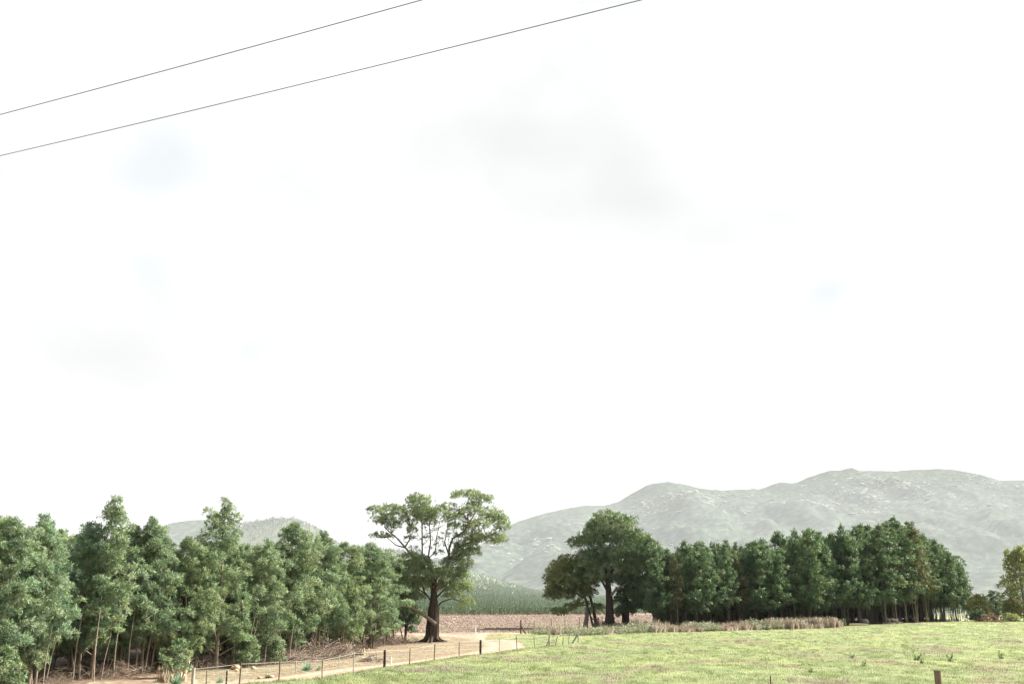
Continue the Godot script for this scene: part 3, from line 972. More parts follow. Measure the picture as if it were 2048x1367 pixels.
	limb(t, [[0.0, 5.2], [-1.8, 7.0], [-3.6, 8.0]], -0.3, 0.14, 0.03, dark, 6, 0.2)
	f = Shape.new()
	foliage(f, with_depth([[-2.36, 10.03, 1.69, 0.7], [-4.12, 8.33, 1.41, 1.41], [-5.07, 7.04, 0.99, 1.13], [-2.78, 8.59, 1.83, 1.27], [-0.78, 8.59, 1.55, 1.27], [-3.48, 6.39, 2.11, 1.55], [-1.48, 6.65, 1.97, 1.41], [-4.82, 5.1, 1.27, 1.13], [-3.1, 4.72, 1.69, 1.13], [-0.84, 5.36, 1.69, 1.13], [-3.92, 2.41, 1.13, 0.56], [-2.33, 2.92, 0.99, 0.56], [0.65, 6.78, 1.27, 1.27], [0.62, 4.97, 1.13, 0.84], [1.63, 2.9, 0.84, 0.6], [-0.6, 3.69, 0.84, 0.56]], 1.8, 1.1, 1.2), 0.4, 12, 0.36, 0.062, [Color(0.19, 0.205, 0.09), Color(0.15, 0.18, 0.09), Color(0.125, 0.165, 0.085)])
	plant_tree("leaning_tree", [t.mesh(M.bark), f.mesh(M.leaf)], Vector2(11.04, -157.5), Vector3.ONE, 0.0, "low spreading tree with pale leaning trunk and thin dark stems by the field fence")
	# slim trees of the grove
	var kinds := []
	for k in 6:
		rng.seed = 400 + k
		kinds.append(bushy(14.0, [3.1, 2.7, 3.4, 2.6, 3.0, 3.6][k], [2.9, 3.6, 2.6, 4.0, 3.2, 2.8][k], [28, 26, 30, 25, 27, 31][k], DARK if k != 3 else [Color(0.13, 0.14, 0.085), Color(0.15, 0.15, 0.1), Color(0.115, 0.13, 0.075)], 0.36, 0.07, 0.36, 10, [1, 1, 1, 2, 1, 1][k], [-0.3, -0.1, -0.35, 0.1, -0.2, -0.4][k], [Color(0.16, 0.14, 0.12), Color(0.11, 0.10, 0.085), Color(0.14, 0.125, 0.105), Color(0.19, 0.17, 0.145), Color(0.09, 0.08, 0.07), Color(0.13, 0.115, 0.1)][k], 0.095))
	var shady := []
	for k in 3:
		rng.seed = 440 + k
		shady.append(bushy(9.0, 2.9, 0.3, 30, DARK, 0.4, 0.085, 0.4, 10, 0, -0.2, Color(0.13, 0.115, 0.1), 0.09))
	rng.seed = 455
	var tops := [[19.0, 10.5], [24.0, 12.5], [29.0, 13.0], [34.0, 12.8], [40.0, 13.8], [45.0, 15.6], [51.0, 15.8], [57.0, 16.6], [62.0, 17.0], [66.0, 17.6], [70.0, 17.4], [74.0, 15.6], [79.0, 13.4], [84.0, 10.0]]
	for row in 9:
		var x := 19.5 + rf(0, 1.5) + row * 0.6
		while x < 84.5 + row * 1.0:
			var d := grove_line(x) + 1.2 + row * 2.7 + rf(-0.9, 0.9)
			if x > 73.0 and row < 2:
				d += 2.0
			var seen_x := x * 160.0 / d * 1.0
			var h := along(tops, x - row * 1.1) * rf(0.8, 1.03) * (1.0 + row * 0.004) / 14.0
			if row < 6 or rf(0, 1) < 0.75:
				plant_tree("grove_tree", kinds[rng.randi() % 6] if row < 6 or x > 80.0 else shady[rng.randi() % 3], Vector2(x, -d), Vector3(h * rf(0.85, 1.1), h, h * rf(0.85, 1.1)), rf(0, TAU), "slim dark green tree on the grove's edge with thin pale trunk above the grass" if row < 2 else "slim dark green tree deep inside the dense grove", "trees along the grove's edge" if row < 2 else "trees deep inside the grove")
			x += rf(2.1, 3.1) if row < 4 else rf(2.8, 4.0)

func build_edge_trees() -> void:
	rng.seed = 91
	var t := Shape.new()
	t.tube([Vector3(0, -0.3, 0), Vector3(0.1, 2, 0), Vector3(-0.1, 5, 0), Vector3(0.1, 9.5, 0)], [0.3, 0.24, 0.16, 0.04], 8, Color(0.2, 0.18, 0.15))
	var cl := []
	for k in 64:
		var q := (k + 0.5) / 64.0
		var a := k * 2.399
		var r := 4.8 * pow(1.0 - q, 0.6) * minf(1.0, 0.6 + q * 1.6)
		var c := Vector3(cos(a) * r * rf(0.4, 1), 1.2 + q * 9.2, sin(a) * r * rf(0.4, 1))
		cl.append([c, Vector3(0.9, 0.95, 0.9) * rf(0.8, 1.2), 0.8])
		t.tube([Vector3(0, maxf(c.y - 1.2 - r * 0.4, 0.6), 0), c], [0.06, 0.015], 4, Color(0.2, 0.18, 0.15))
	var f := Shape.new()
	foliage(f, cl, 0.42, 12, 0.36, 0.07, [Color(0.25, 0.265, 0.12), Color(0.19, 0.215, 0.11), Color(0.3, 0.29, 0.14)])
	plant_tree("olive_tree", [t.mesh(M.bark), f.mesh(M.leaf)], Vector2(94.2, -190.0), Vector3.ONE * 1.2, 0.0, "tall yellowish olive green tree with feathery upright top beyond the grove")
	var bushes := [
		[Vector2(90.5, -194.0), Vector3(3.4, 5.6, 3.0), DARK, "dark_tree", "dark rounded tree tucked beside the tall olive green tree"],
		[Vector2(84.8, -188.0), Vector3(4.6, 4.8, 3.6), [Color(0.25, 0.26, 0.11), Color(0.19, 0.21, 0.09), Color(0.29, 0.27, 0.12)], "yellow_bush", "rounded yellow green bush at the far end of the grove"],
		[Vector2(91.0, -188.0), Vector3(3.6, 3.9, 3.0), [Color(0.28, 0.22, 0.1), Color(0.18, 0.2, 0.09)], "orange_bush", "bush with orange tinted leaves below the tall olive green tree"],
		[Vector2(82.5, -183.5), Vector3(3.2, 2.0, 2.2), [Color(0.09, 0.13, 0.075), Color(0.1, 0.14, 0.085)], "grey_bush", "low grey green bush in front of the rounded yellow green bush"],
		[Vector2(94.5, -184.0), Vector3(4.6, 2.4, 3.2), [Color(0.34, 0.41, 0.16), Color(0.3, 0.37, 0.14)], "creeper_mound", "bright green mound of creeper beside the meadow"],
		[Vector2(88.0, -183.0), Vector3(3.6, 1.3, 2.6), [Color(0.28, 0.31, 0.16), Color(0.26, 0.28, 0.15)], "low_bush", "low pale green bush between dead brush and creeper mound"],
		[Vector2(78.5, -199.0), Vector3(5.0, 3.0, 3.0), [Color(0.25, 0.26, 0.11), Color(0.19, 0.21, 0.09), Color(0.29, 0.27, 0.12)], "leafy_bush", "yellow green bush seen between the trunks behind the grove"],
		[Vector2(72.0, -203.0), Vector3(5.0, 2.6, 3.0), [Color(0.19, 0.21, 0.09), Color(0.16, 0.19, 0.085)], "leafy_bush", "green bush behind the thin trunks of the grove"],
	]
	for bsh in bushes:
		rng.seed = 500 + int(bsh[0].x * 10.0)
		var size: Vector3 = bsh[1]
		var tt := Shape.new()
		var ff := Shape.new()
		var cc := []
		for k in 26:
			var q := (k + 0.5) / 26.0
			var a := k * 2.399
			var rr := sqrt(1.0 - q * q) * rf(0.55, 0.9)
			var c := Vector3(cos(a) * rr * size.x * 0.5, q * size.y * 0.85 + 0.15, sin(a) * rr * size.z * 0.5)
			var m := minf(size.x, size.y) * 0.2
			cc.append([c, Vector3(m, m * 0.8, m) * rf(0.8, 1.2), 0.9])
			tt.tube([Vector3(c.x * 0.1, -0.15, c.z * 0.1), c * 0.6, c], [0.07, 0.04, 0.015], 4, Color(0.17, 0.14, 0.11))
		foliage(ff, cc, 0.36, 11, 0.34, 0.06, bsh[2])
		plant_tree(bsh[3], [tt.mesh(M.bark), ff.mesh(M.leaf)], bsh[0], Vector3.ONE, 0.0, bsh[4], "", "bush" if "bush" in bsh[3] or "mound" in bsh[3] else "tree")

# ---------------------------------------------------------------- reeds, scrub and dead brush
func reed_clump(w: float, h: float, n: int, cols: Array, plume: Color) -> ArrayMesh:
	var s := Shape.new()
	var tufts := []
	for k in 9:
		var a := rf(0, TAU)
		var r := w * 0.5 * sqrt(rf(0, 1))
		tufts.append([Vector3(cos(a) * r, 0, sin(a) * r * 0.7), rf(0.6, 1.1), cols[rng.randi() % cols.size()]])
	for k in n:
		var tf: Array = tufts[k % 9]
		var a := rf(0, TAU)
		var p: Vector3 = tf[0] + Vector3(cos(a), 0, sin(a)) * rf(0, 0.35) - V3 * 0.05
		var hh: float = h * tf[1] * rf(0.35, 1.1)
		var tip := p + Vector3(rf(-0.35, 0.35) * hh, hh, rf(-0.35, 0.35) * hh)
		var side := Vector3(rf(-1, 1), 0, rf(-1, 1)).normalized() * rf(0.014, 0.03)
		var nn := (Vector3(cos(a), 0.5, sin(a)) + ball() * 0.5).normalized()
		var col: Color = tf[2].lerp(cols[rng.randi() % cols.size()], 0.5)
		s.blade(p, tip, side, nn, tint(col, 0.25))
		if plume.a > 0.0 and k % 7 == 0:
			var q := p.lerp(tip, 0.85)
			s.leaf(q, (tip - q + V3 * 0.1).normalized(), side.normalized(), rf(0.18, 0.32), 0.035, nn, tint(plume, 0.2))
	return s.mesh(M.dry)

func leafy_bush(w: float, h: float, n: int, cols: Array, leaf_l: float, leaf_w: float) -> Array:
	var t := Shape.new()
	var f := Shape.new()
	var cc := []
	for k in n:
		var q := (k + 0.5) / n
		var a := k * 2.399
		var rr := sqrt(1.0 - q * q) * rf(0.5, 0.95)
		var c := Vector3(cos(a) * rr * w * 0.5, q * h * 0.85 + 0.05, sin(a) * rr * w * 0.5)
		var m := minf(w, h) * 0.22
		cc.append([c, Vector3(m, m, m) * rf(0.8, 1.2), 1.0])
		t.tube([Vector3(c.x * 0.15, -0.08, c.z * 0.15), c], [0.025, 0.01], 4, Color(0.2, 0.16, 0.12))
	foliage(f, cc, leaf_l * 0.9, 9, leaf_l, leaf_w, cols)
	return [t.mesh(M.bark), f.mesh(M.leaf)]

func tangle(w: float, h: float, n: int, cols: Array, thick: float) -> ArrayMesh:
	var s := Shape.new()
	for k in n:
		var a := rf(0, TAU)
		var r := w * 0.5 * sqrt(rf(0, 1))
		var y := h * rf(0.0, 1.0) * (1.0 - pow(2.0 * r / w, 1.5))
		var c := Vector3(cos(a) * r, y, sin(a) * r)
		var d := Vector3(rf(-1, 1), rf(-0.35, 0.45), rf(-1, 1)).normalized() * rf(0.25, 0.55) * w * 0.5
		s.tube([c - d, c + ball() * 0.08 * w * 0.3, c + d], [thick * rf(0.6, 1.2), thick * 0.8, thick * 0.3], 4, tint(cols[rng.randi() % cols.size()], 0.25))
	return s.mesh(M.dry)

func build_scrub() -> void:
	rng.seed = 101
	var rust := [Color(0.3, 0.24, 0.2), Color(0.34, 0.285, 0.23), Color(0.26, 0.215, 0.18)]
	var straw := [Color(0.33, 0.29, 0.225), Color(0.28, 0.23, 0.185), Color(0.25, 0.24, 0.18)]
	var silver := [Color(0.25, 0.27, 0.21), Color(0.3, 0.315, 0.26), Color(0.21, 0.235, 0.175)]
	var none := Color(0, 0, 0, 0)
	var rusty := []
	var strawy := []
	var silvery := []
	for k in 3:
		rusty.append(reed_clump(3.0, 1.4, 1300, rust, none))
		strawy.append(reed_clump(3.2, 1.55, 1300, straw + rust, Color(0.34, 0.32, 0.27)))
		silvery.append(spray_bush(70, 1.35, 1.5, 16, 0.2, 0.035, silver))
	# band in front of the grove: [x from, x to, what]
	var band := [[16.4, 19.8, "silver"], [19.8, 22.2, "straw"], [21.5, 25.8, "rust"], [25.4, 29.5, "silver"], [29.0, 34.6, "rust"], [34.6, 37.6, "silver"], [37.0, 50.0, "straw"]]
	for b in band:
		var x: float = b[0]
		while x < b[1]:
			for r in 3:
				var d := grove_line(x) - 2.4 - r * 1.4 + rf(-0.4, 0.4) - (x - 20.0) * 0.02
				var at := Vector3(x + rf(-0.5, 0.5), 0, -d)
				at.y = land(at.x, at.z)
				var o: Node3D
				if b[2] == "silver":
					o = bush("silver_bush", silvery[rng.randi() % 3], at, "silvery grey green bush in the reed band before the grove", "silvery bushes before the grove")
				elif b[2] == "rust":
					o = solid("dry_reeds", rusty[rng.randi() % 3], at, "rusty brown clump of dry reeds before the grove", "reed clump", "rusty reed clumps before the grove")
				else:
					o = solid("plumed_reeds", strawy[rng.randi() % 3], at, "straw coloured reed clump with pale plumes before the grove", "reed clump", "plumed reed clumps before the grove")
				o.rotation.y = rf(0, TAU)
				o.scale = Vector3(rf(0.8, 1.2), rf(0.5, 1.15), rf(0.8, 1.2))
			x += rf(1.0, 1.5)
	# scrub round the trees by the field fence
	var scrub := [[3.4, -129], [4.8, -131], [4.4, -127], [6.2, -130], [6.0, -126], [7.6, -128], [7.4, -124], [9.0, -131], [9.0, -126.5], [8.8, -122.5], [10.6, -129], [10.6, -124.5], [12.0, -132], [12.4, -127], [13.8, -133], [14.2, -129], [15.6, -135], [16.2, -131], [17.6, -136], [18.4, -134]]
	for k in scrub.size():
		var at := Vector3(scrub[k][0], 0, scrub[k][1] - 4.0)
		at.y = land(at.x, at.z)
		var o: Node3D
		if k % 3 == 1:
			o = solid("dry_reeds", strawy[k % 3] if k % 2 else rusty[k % 3], at, "dry brown reed clump beside the braced end post", "reed clump", "reed clumps beside the braced end post")
			o.scale = Vector3(1.0, 0.75, 1.0) * rf(0.8, 1.1)
		else:
			o = bush("grey_scrub", silvery[k % 3], at, "grey green scrub bush below the leaning tree", "scrub bushes below the leaning tree")
			o.scale = Vector3(1.0, 0.72, 1.0) * rf(0.8, 1.1)
		o.rotation.y = rf(0, TAU)
	# two small round shrubs at the grove's foot
	for q in [[52.3, -164.6, "round dark shrub beside the pale log"], [51.2, -164.2, "round dark shrub beside the end of the plumed reeds"]]:
		var m := leafy_bush(1.2, 1.05, 16, [Color(0.09, 0.115, 0.08), Color(0.11, 0.13, 0.09)], 0.2, 0.035)
		bush("round_shrub", m, Vector3(q[0], land(q[0], q[1]), q[1]), q[2], "")
	# olive bushes among the trunk feet
	for k in 9:
		var x := 13.0 + k * 1.5
		var at := Vector3(x, 0, -154.0 + rf(-1.5, 1.5) - k * 0.4)
		at.y = land(at.x, at.z)
		var m: Array = silvery[k % 3]
		var o := bush("grey_scrub", m, at, "grey green scrub bush around the black trunk of the broad tree", "scrub bushes around the broad tree")
		o.scale = Vector3.ONE * rf(0.6, 0.95)
	# dead brush and logs along the grove
	rng.seed = 103
	var brown := [Color(0.22, 0.13, 0.09), Color(0.26, 0.17, 0.12), Color(0.19, 0.12, 0.09)]
	solid("dead_brush", tangle(4.2, 2.0, 90, brown, 0.05), Vector3(83.4, land(83.4, -181.0), -181.0), "reddish brown heap of dead branches at the meadow's edge", "brush heap")
	solid("branch_pile", tangle(3.4, 1.1, 40, [Color(0.25, 0.22, 0.19), Color(0.18, 0.15, 0.13)], 0.06), Vector3(63.2, land(63.2, -172.5), -172.5), "grey fallen branches lying under the grove's trunks", "brush heap")
	var lg := Shape.new()
	lg.tube([Vector3(-1.5, 0.18, 0), Vector3(0, 0.2, 0.06), Vector3(1.6, 0.16, -0.1)], [0.2, 0.19, 0.14], 9, Color(0.42, 0.35, 0.25), 0.05)
	solid("pale_log", lg.mesh(M.wood), Vector3(55.4, land(55.4, -166.0), -166.0), "pale log lying on the grass at the grove's edge", "log")
	var bo := Shape.new()
	lump(bo, Vector3(0, 0.45, 0), Vector3(0.75, 0.5, 0.6), 5, Color(0.085, 0.085, 0.09), 0.2)
	solid("grey_boulder", bo.mesh(M.rock), Vector3(57.2, land(57.2, -168.5), -168.5), "grey boulder behind the pale log under the trees", "boulder")
	# brush heap and dry undergrowth along the tree stand
	rng.seed = 105
	var cols := [Color(0.225, 0.18, 0.145), Color(0.18, 0.145, 0.118), Color(0.27, 0.225, 0.185)]
	solid("brush_heap", tangle(5.4, 1.5, 260, cols, 0.022), Vector3(-14.4, land(-14.4, -80.5), -80.5), "high brown heap of dry brushwood beside the track", "brush heap")
	solid("brush_heap", tangle(4.6, 0.6, 150, cols, 0.02), Vector3(-15.7, land(-15.7, -76.0), -76.0), "low spread of dry brown brushwood before the slanting stems", "brush heap")
	solid("brush_heap", tangle(2.2, 0.5, 70, cols, 0.03), Vector3(-10.0, land(-10.0, -75.8), -75.8), "small heap of cut branches on the bare bank", "brush heap")
	solid("brush_heap", tangle(3.4, 0.5, 60, [Color(0.16, 0.12, 0.1), Color(0.22, 0.17, 0.13)], 0.035), Vector3(-12.6, land(-12.6, -104.0), -104.0), "dark twigs heaped between the stand and the huge trunk", "brush heap")
	var under := tangle(1.8, 0.9, 26, cols, 0.009)
	var where := []
	var tints := PackedColorArray()
	for k in 480:
		var d := rf(46, 112)
		var x := along(STAND, d) - absf(rng.randfn(0, 1)) * 3.2 + 0.5
		if x < -d * 0.58:
			continue
		where.append(Transform3D(Basis(V3, rf(0, TAU)).scaled(Vector3.ONE * rf(0.6, 1.3)), Vector3(x, land(x, -d), -d)))
		tints.append(tint(Color(0.8, 0.78, 0.76), 0.25))
	scatter("undergrowth", under, where, tints, "dry brown twiggy undergrowth below the tree stand", "undergrowth")
	# thin bare stems at the stand's edge
	var stem := Shape.new()
	stem.tube([Vector3(0, -0.1, 0), Vector3(0.12, 1.5, 0.05), Vector3(0.42, 3.4, 0.1)], [0.035, 0.03, 0.012], 5, Color(0.29, 0.25, 0.2))
	var stem_mesh := stem.mesh(M.bark)
	for k in 46:
		var d := rf(54, 104)
		if k < 14:
			d = rf(71.5, 76.5)
		var x := along(STAND, d) - rf(-0.4, 1.8)
		var o := solid("sapling_stem", stem_mesh, Vector3(x, land(x, -d), -d), "thin bare slanting sapling stem at the foot of the stand", "sapling", "bare sapling stems below the stand")
		o.rotation = Vector3(rf(-0.1, 0.1), rf(-0.6, 0.6), rf(-0.12, 0.1))
		o.scale = Vector3.ONE * rf(0.7, 1.2)
	# leafy low bushes and pale dry reeds by the stand
	var low := [[-24.3, -50.0, 3.0, 1.7, "leafy low bush with pale sprays at the near end of the stand"], [-19.6, -60.6, 2.4, 1.6, "twiggy green bush beside the pale dry grass clump"], [-17.9, -70.4, 2.6, 1.6, "leafy low bush at the foot of the straight pale trunk"], [-16.8, -73.6, 2.2, 1.5, "low green bush before the thin slanting stems"]]
	for q in low:
		rng.seed = 600 + int(-q[1])
		var m := bushy(q[3] * 1.25, q[2] * 0.5, 0.1, 15, WATTLE, 0.17, 0.03, 0.17, 11, 2, 0.0, Color(0.2, 0.17, 0.13), 0.04)
		bush("low_bush", m, Vector3(q[0], land(q[0], q[1]), q[1]), q[4], "")
	rng.seed = 107
	for q in [[-18.9, -58.4, 1.5, 1.0, "pale straw clump of dry grass behind the grey corner post"], [-13.4, -83.6, 0.9, 1.3, "upright pale dry grass clump below the stand"], [-12.2, -84.4, 0.6, 0.7, "small pale dry grass clump on the bank"]]:
		var o := solid("dry_grass", reed_clump(q[2], q[3], 260, [Color(0.28, 0.24, 0.17), Color(0.23, 0.19, 0.13)], Color(0.32, 0.28, 0.21)), Vector3(q[0], land(q[0], q[1]), q[1]), q[4], "grass clump")

func bush(called: String, meshes: Array, at: Vector3, label: String, group: String) -> Node3D:
	var o := thing(called, at, label, "bush", group)
	part("stems", meshes[0], o).set_meta("kind", "stuff")
	part("foliage", meshes[1], o)
	return o

# ---------------------------------------------------------------- fences
func post_mesh(r: float, h: float, col: Color, lean := Vector3.ZERO) -> ArrayMesh:
	var s := Shape.new()
	var jog := Vector3(rf(-0.015, 0.015), 0, rf(-0.015, 0.015))
	s.tube([Vector3(0, -0.3, 0), Vector3(0, 0.0, 0), lean * 0.5 + jog + V3 * h * 0.5, lean + V3 * (h - 0.015), lean + V3 * h], [r * 1.05, r * 1.03, r, r * 0.97, r * 0.86], 10, col, 0.04)
	return s.mesh(M.wood)

func wires(parent: Node3D, pts: Array, heights: Array, mat: Material, r: float) -> void:
	for q in heights:
		var s := Shape.new()
		var chain := []
		for k in pts.size() - 1:
			for e in 4:
				var t := e / 4.0
				var p: Vector3 = pts[k][0].lerp(pts[k + 1][0], t)
				var h: float = lerpf(pts[k][1], pts[k + 1][1], t)
				chain.append(p + V3 * (h * q - 0.05 * t * (1.0 - t)))
		chain.append(pts[-1][0] + V3 * pts[-1][1] * q)
		var rad := []
		rad.resize(chain.size())
		rad.fill(r)
		s.tube(chain, rad, 4, Color.WHITE)
		part("wire", s.mesh(mat), parent)

func build_fences() -> void:
	rng.seed = 111
	var black := Color(0.03, 0.028, 0.026)
	var brown := Color(0.13, 0.095, 0.07)
	var grey := Color(0.33, 0.31, 0.28)
	# wire fence between meadow and track: [x, z, height, radius, colour, name, lean x]
	var posts := [[-15.65, -51.6, 1.15, 0.085, grey, "corner_post", 0.0], [-13.86, -53.5, 1.15, 0.04, brown, "dropper", 0.03], [-12.47, -56.2, 1.2, 0.035, brown, "dropper", 0.02], [-10.59, -58.6, 1.1, 0.03, brown, "dropper", -0.02], [-9.38, -62.0, 1.3, 0.032, grey, "dropper", 0.0], [-8.14, -66.8, 1.2, 0.085, black, "post", 0.0], [-6.83, -69.8, 1.15, 0.035, brown, "dropper", 0.02], [-5.49, -73.8, 1.25, 0.036, brown, "dropper", 0.04], [-3.91, -77.3, 1.22, 0.032, brown, "dropper", 0.0], [-2.46, -81.7, 1.26, 0.09, black, "post", 0.0], [-1.01, -84.8, 1.2, 0.028, grey, "dropper", 0.0], [0.43, -89.1, 1.25, 0.04, brown, "dropper", -0.08], [2.05, -94.2, 1.1, 0.03, brown, "dropper", -0.06], [3.45, -96.1, 1.2, 0.08, grey, "post", 0.0], [4.0, -97.0, 1.0, 0.03, brown, "dropper", 0.25], [4.75, -98.6, 0.75, 0.03, brown, "dropper", 0.12], [5.45, -100.6, 1.05, 0.03, brown, "dropper", 0.1], [6.71, -105.4, 1.0, 0.07, grey, "post", 0.0]]
	var f := thing("wire_fence", Vector3.ZERO, "wire fence of thin droppers and black posts between meadow and track", "fence")
	var pts: Array = []
	for p in posts:
		var at := Vector3(p[0], land(p[0], p[1]), p[1])
		part(p[5], post_mesh(p[3], p[2], p[4], Vector3(p[6], 0, 0)), f).position = at
		pts.append([at, p[2] if p[2] > 0.9 else 1.1])
	var s := Shape.new()
	s.tube([Vector3(3.42, 0.75, -96.0), Vector3(3.05, 0.0, -95.9), Vector3(2.95, -0.2, -95.9)], [0.06, 0.06, 0.05], 8, grey)
	part("brace", s.mesh(M.wood), f)
	s = Shape.new()
	s.tube([Vector3(6.6, 0.85, -105.2), Vector3(6.0, 0.1, -104.0), Vector3(5.85, -0.1, -103.8)], [0.09, 0.08, 0.07], 8, black)
	part("brace", s.mesh(M.wood), f).set_meta("label", "dark slanting brace")
	wires(f, pts, [0.95], plain(Color(0.4, 0.39, 0.37), 0.6), 0.008)
	wires(f, pts, [0.72, 0.5, 0.28], M.wire, 0.005)
	# field boundary fence behind the scrub
	f = thing("field_fence", Vector3.ZERO, "wire fence with braced gatepost along the ploughed field", "fence")
	pts = []
	var far := [[1.15, -133.4, 1.75, 0.11, brown, "gatepost"], [2.15, -135.5, 1.4, 0.04, brown, "dropper"], [2.95, -137.5, 1.6, 0.04, brown, "dropper"], [5.3, -140.5, 1.7, 0.05, brown, "dropper"], [7.3, -143.0, 1.75, 0.04, brown, "dropper"], [9.5, -146.5, 1.8, 0.045, brown, "dropper"], [11.6, -150.0, 1.8, 0.06, black, "post"], [12.6, -151.5, 1.7, 0.09, brown, "post"], [13.4, -154.0, 1.7, 0.045, brown, "dropper"], [15.4, -156.0, 1.7, 0.045, brown, "dropper"], [17.0, -158.5, 1.7, 0.045, brown, "dropper"]]
	for p in far:
		var at := Vector3(p[0], land(p[0], p[1]), p[1])
		part(p[5], post_mesh(p[3], p[2], p[4], Vector3(rf(-0.04, 0.04), 0, 0)), f).position = at
		pts.append([at, p[2]])
	s = Shape.new()
	s.tube([Vector3(1.2, 1.0, -133.4), Vector3(1.75, 0.05, -133.0), Vector3(1.85, -0.1, -132.9)], [0.1, 0.1, 0.09], 8, brown)
	part("brace", s.mesh(M.wood), f)
	s = Shape.new()
	s.tube([Vector3(11.4, 1.5, -149.9), Vector3(12.7, 1.55, -151.6)], [0.07, 0.07], 8, brown)
	part("rail", s.mesh(M.wood), f)
	wires(f, pts, [0.9, 0.65, 0.4], M.wire, 0.006)
	# single posts
	solid("weathered_post", post_mesh(0.145, 1.56, Color(0.15, 0.105, 0.085)), Vector3(17.75, land(17.75, -43.8), -43.8), "thick weathered brown post standing alone in the meadow", "post")
	solid("thin_stake", post_mesh(0.035, 0.55, brown), Vector3(13.6, land(13.6, -55.3), -55.3), "short thin stake poking from the meadow grass", "stake")
	solid("black_stake", post_mesh(0.045, 0.8, black), Vector3(-15.1, land(-15.1, -55.6), -55.6), "short black stake beside the track near the corner post", "stake")
	solid("brown_stake", post_mesh(0.03, 0.9, brown), Vector3(-15.7, land(-15.7, -54.0), -54.0), "short brown stake close beside the grey corner post", "stake")
	var wp := Shape.new()
	wp.tube([Vector3(0, -0.2, 0), Vector3(0.0, 0.62, 0), Vector3(0, 0.66, 0)], [0.04, 0.04, 0.03], 8, Color(0.7, 0.7, 0.68))
	solid("white_stake", wp.mesh(M.white), Vector3(-8.1, land(-8.1, -70.2) + 0.02, -70.2), "short white stake between black post and track", "stake")
	for q in [[-13.3, -64.5, "thin green tinted stake behind the track near the spiky plant"], [-11.6, -70.3, "thin stake behind the track below the brush heap"]]:
		solid("plant_stake", post_mesh(0.028, 0.75, Color(0.3, 0.32, 0.26)), Vector3(q[0], land(q[0], q[1]), q[1]), q[2], "stake")
	# small white finger sign at the track junction
	var sg := thing("finger_sign", Vector3(-4.7, land(-4.7, -134.0), -134.0), "small white signpost with two short boards at the track junction", "signpost")
	var b := Shape.new()
	b.tube([Vector3(0, -0.2, 0), Vector3(0, 0.98, 0)], [0.07, 0.06], 8, Color.WHITE)
	part("post", b.mesh(M.white), sg)
	for e in [[1, 1.02, 0.34], [-1, 0.98, 0.3]]:
		var bm := Shape.new()
		var x0: float = -0.06 * e[0]
		var x1: float = e[2] * e[0]
		var y: float = e[1]
		var outline := [Vector2(x0, y - 0.11), Vector2(x1 * 0.75, y - 0.11), Vector2(x1, y), Vector2(x1 * 0.75, y + 0.11), Vector2(x0, y + 0.11)]
		var zf: float = 0.09 + 0.02 * e[0]
		for k in 5:
			var p: Vector2 = outline[k]
			var q: Vector2 = outline[(k + 1) % 5]
			var en := Vector3(p.x + q.x - x1 * 0.8, p.y + q.y - 2.0 * y, 0).normalized()
			bm.tri(Vector3(p.x, p.y, zf), Vector3(q.x, q.y, zf), Vector3(q.x, q.y, zf - 0.02), en, Color.WHITE)
			bm.tri(Vector3(p.x, p.y, zf), Vector3(q.x, q.y, zf - 0.02), Vector3(p.x, p.y, zf - 0.02), en, Color.WHITE)
			bm.tri(Vector3(x1 * 0.4, y, zf), Vector3(p.x, p.y, zf), Vector3(q.x, q.y, zf), Vector3.BACK, Color.WHITE)
			bm.tri(Vector3(x1 * 0.4, y, zf - 0.02), Vector3(p.x, p.y, zf - 0.02), Vector3(q.x, q.y, zf - 0.02), Vector3.FORWARD, Color.WHITE)
		part("board", bm.mesh(M.white), sg)

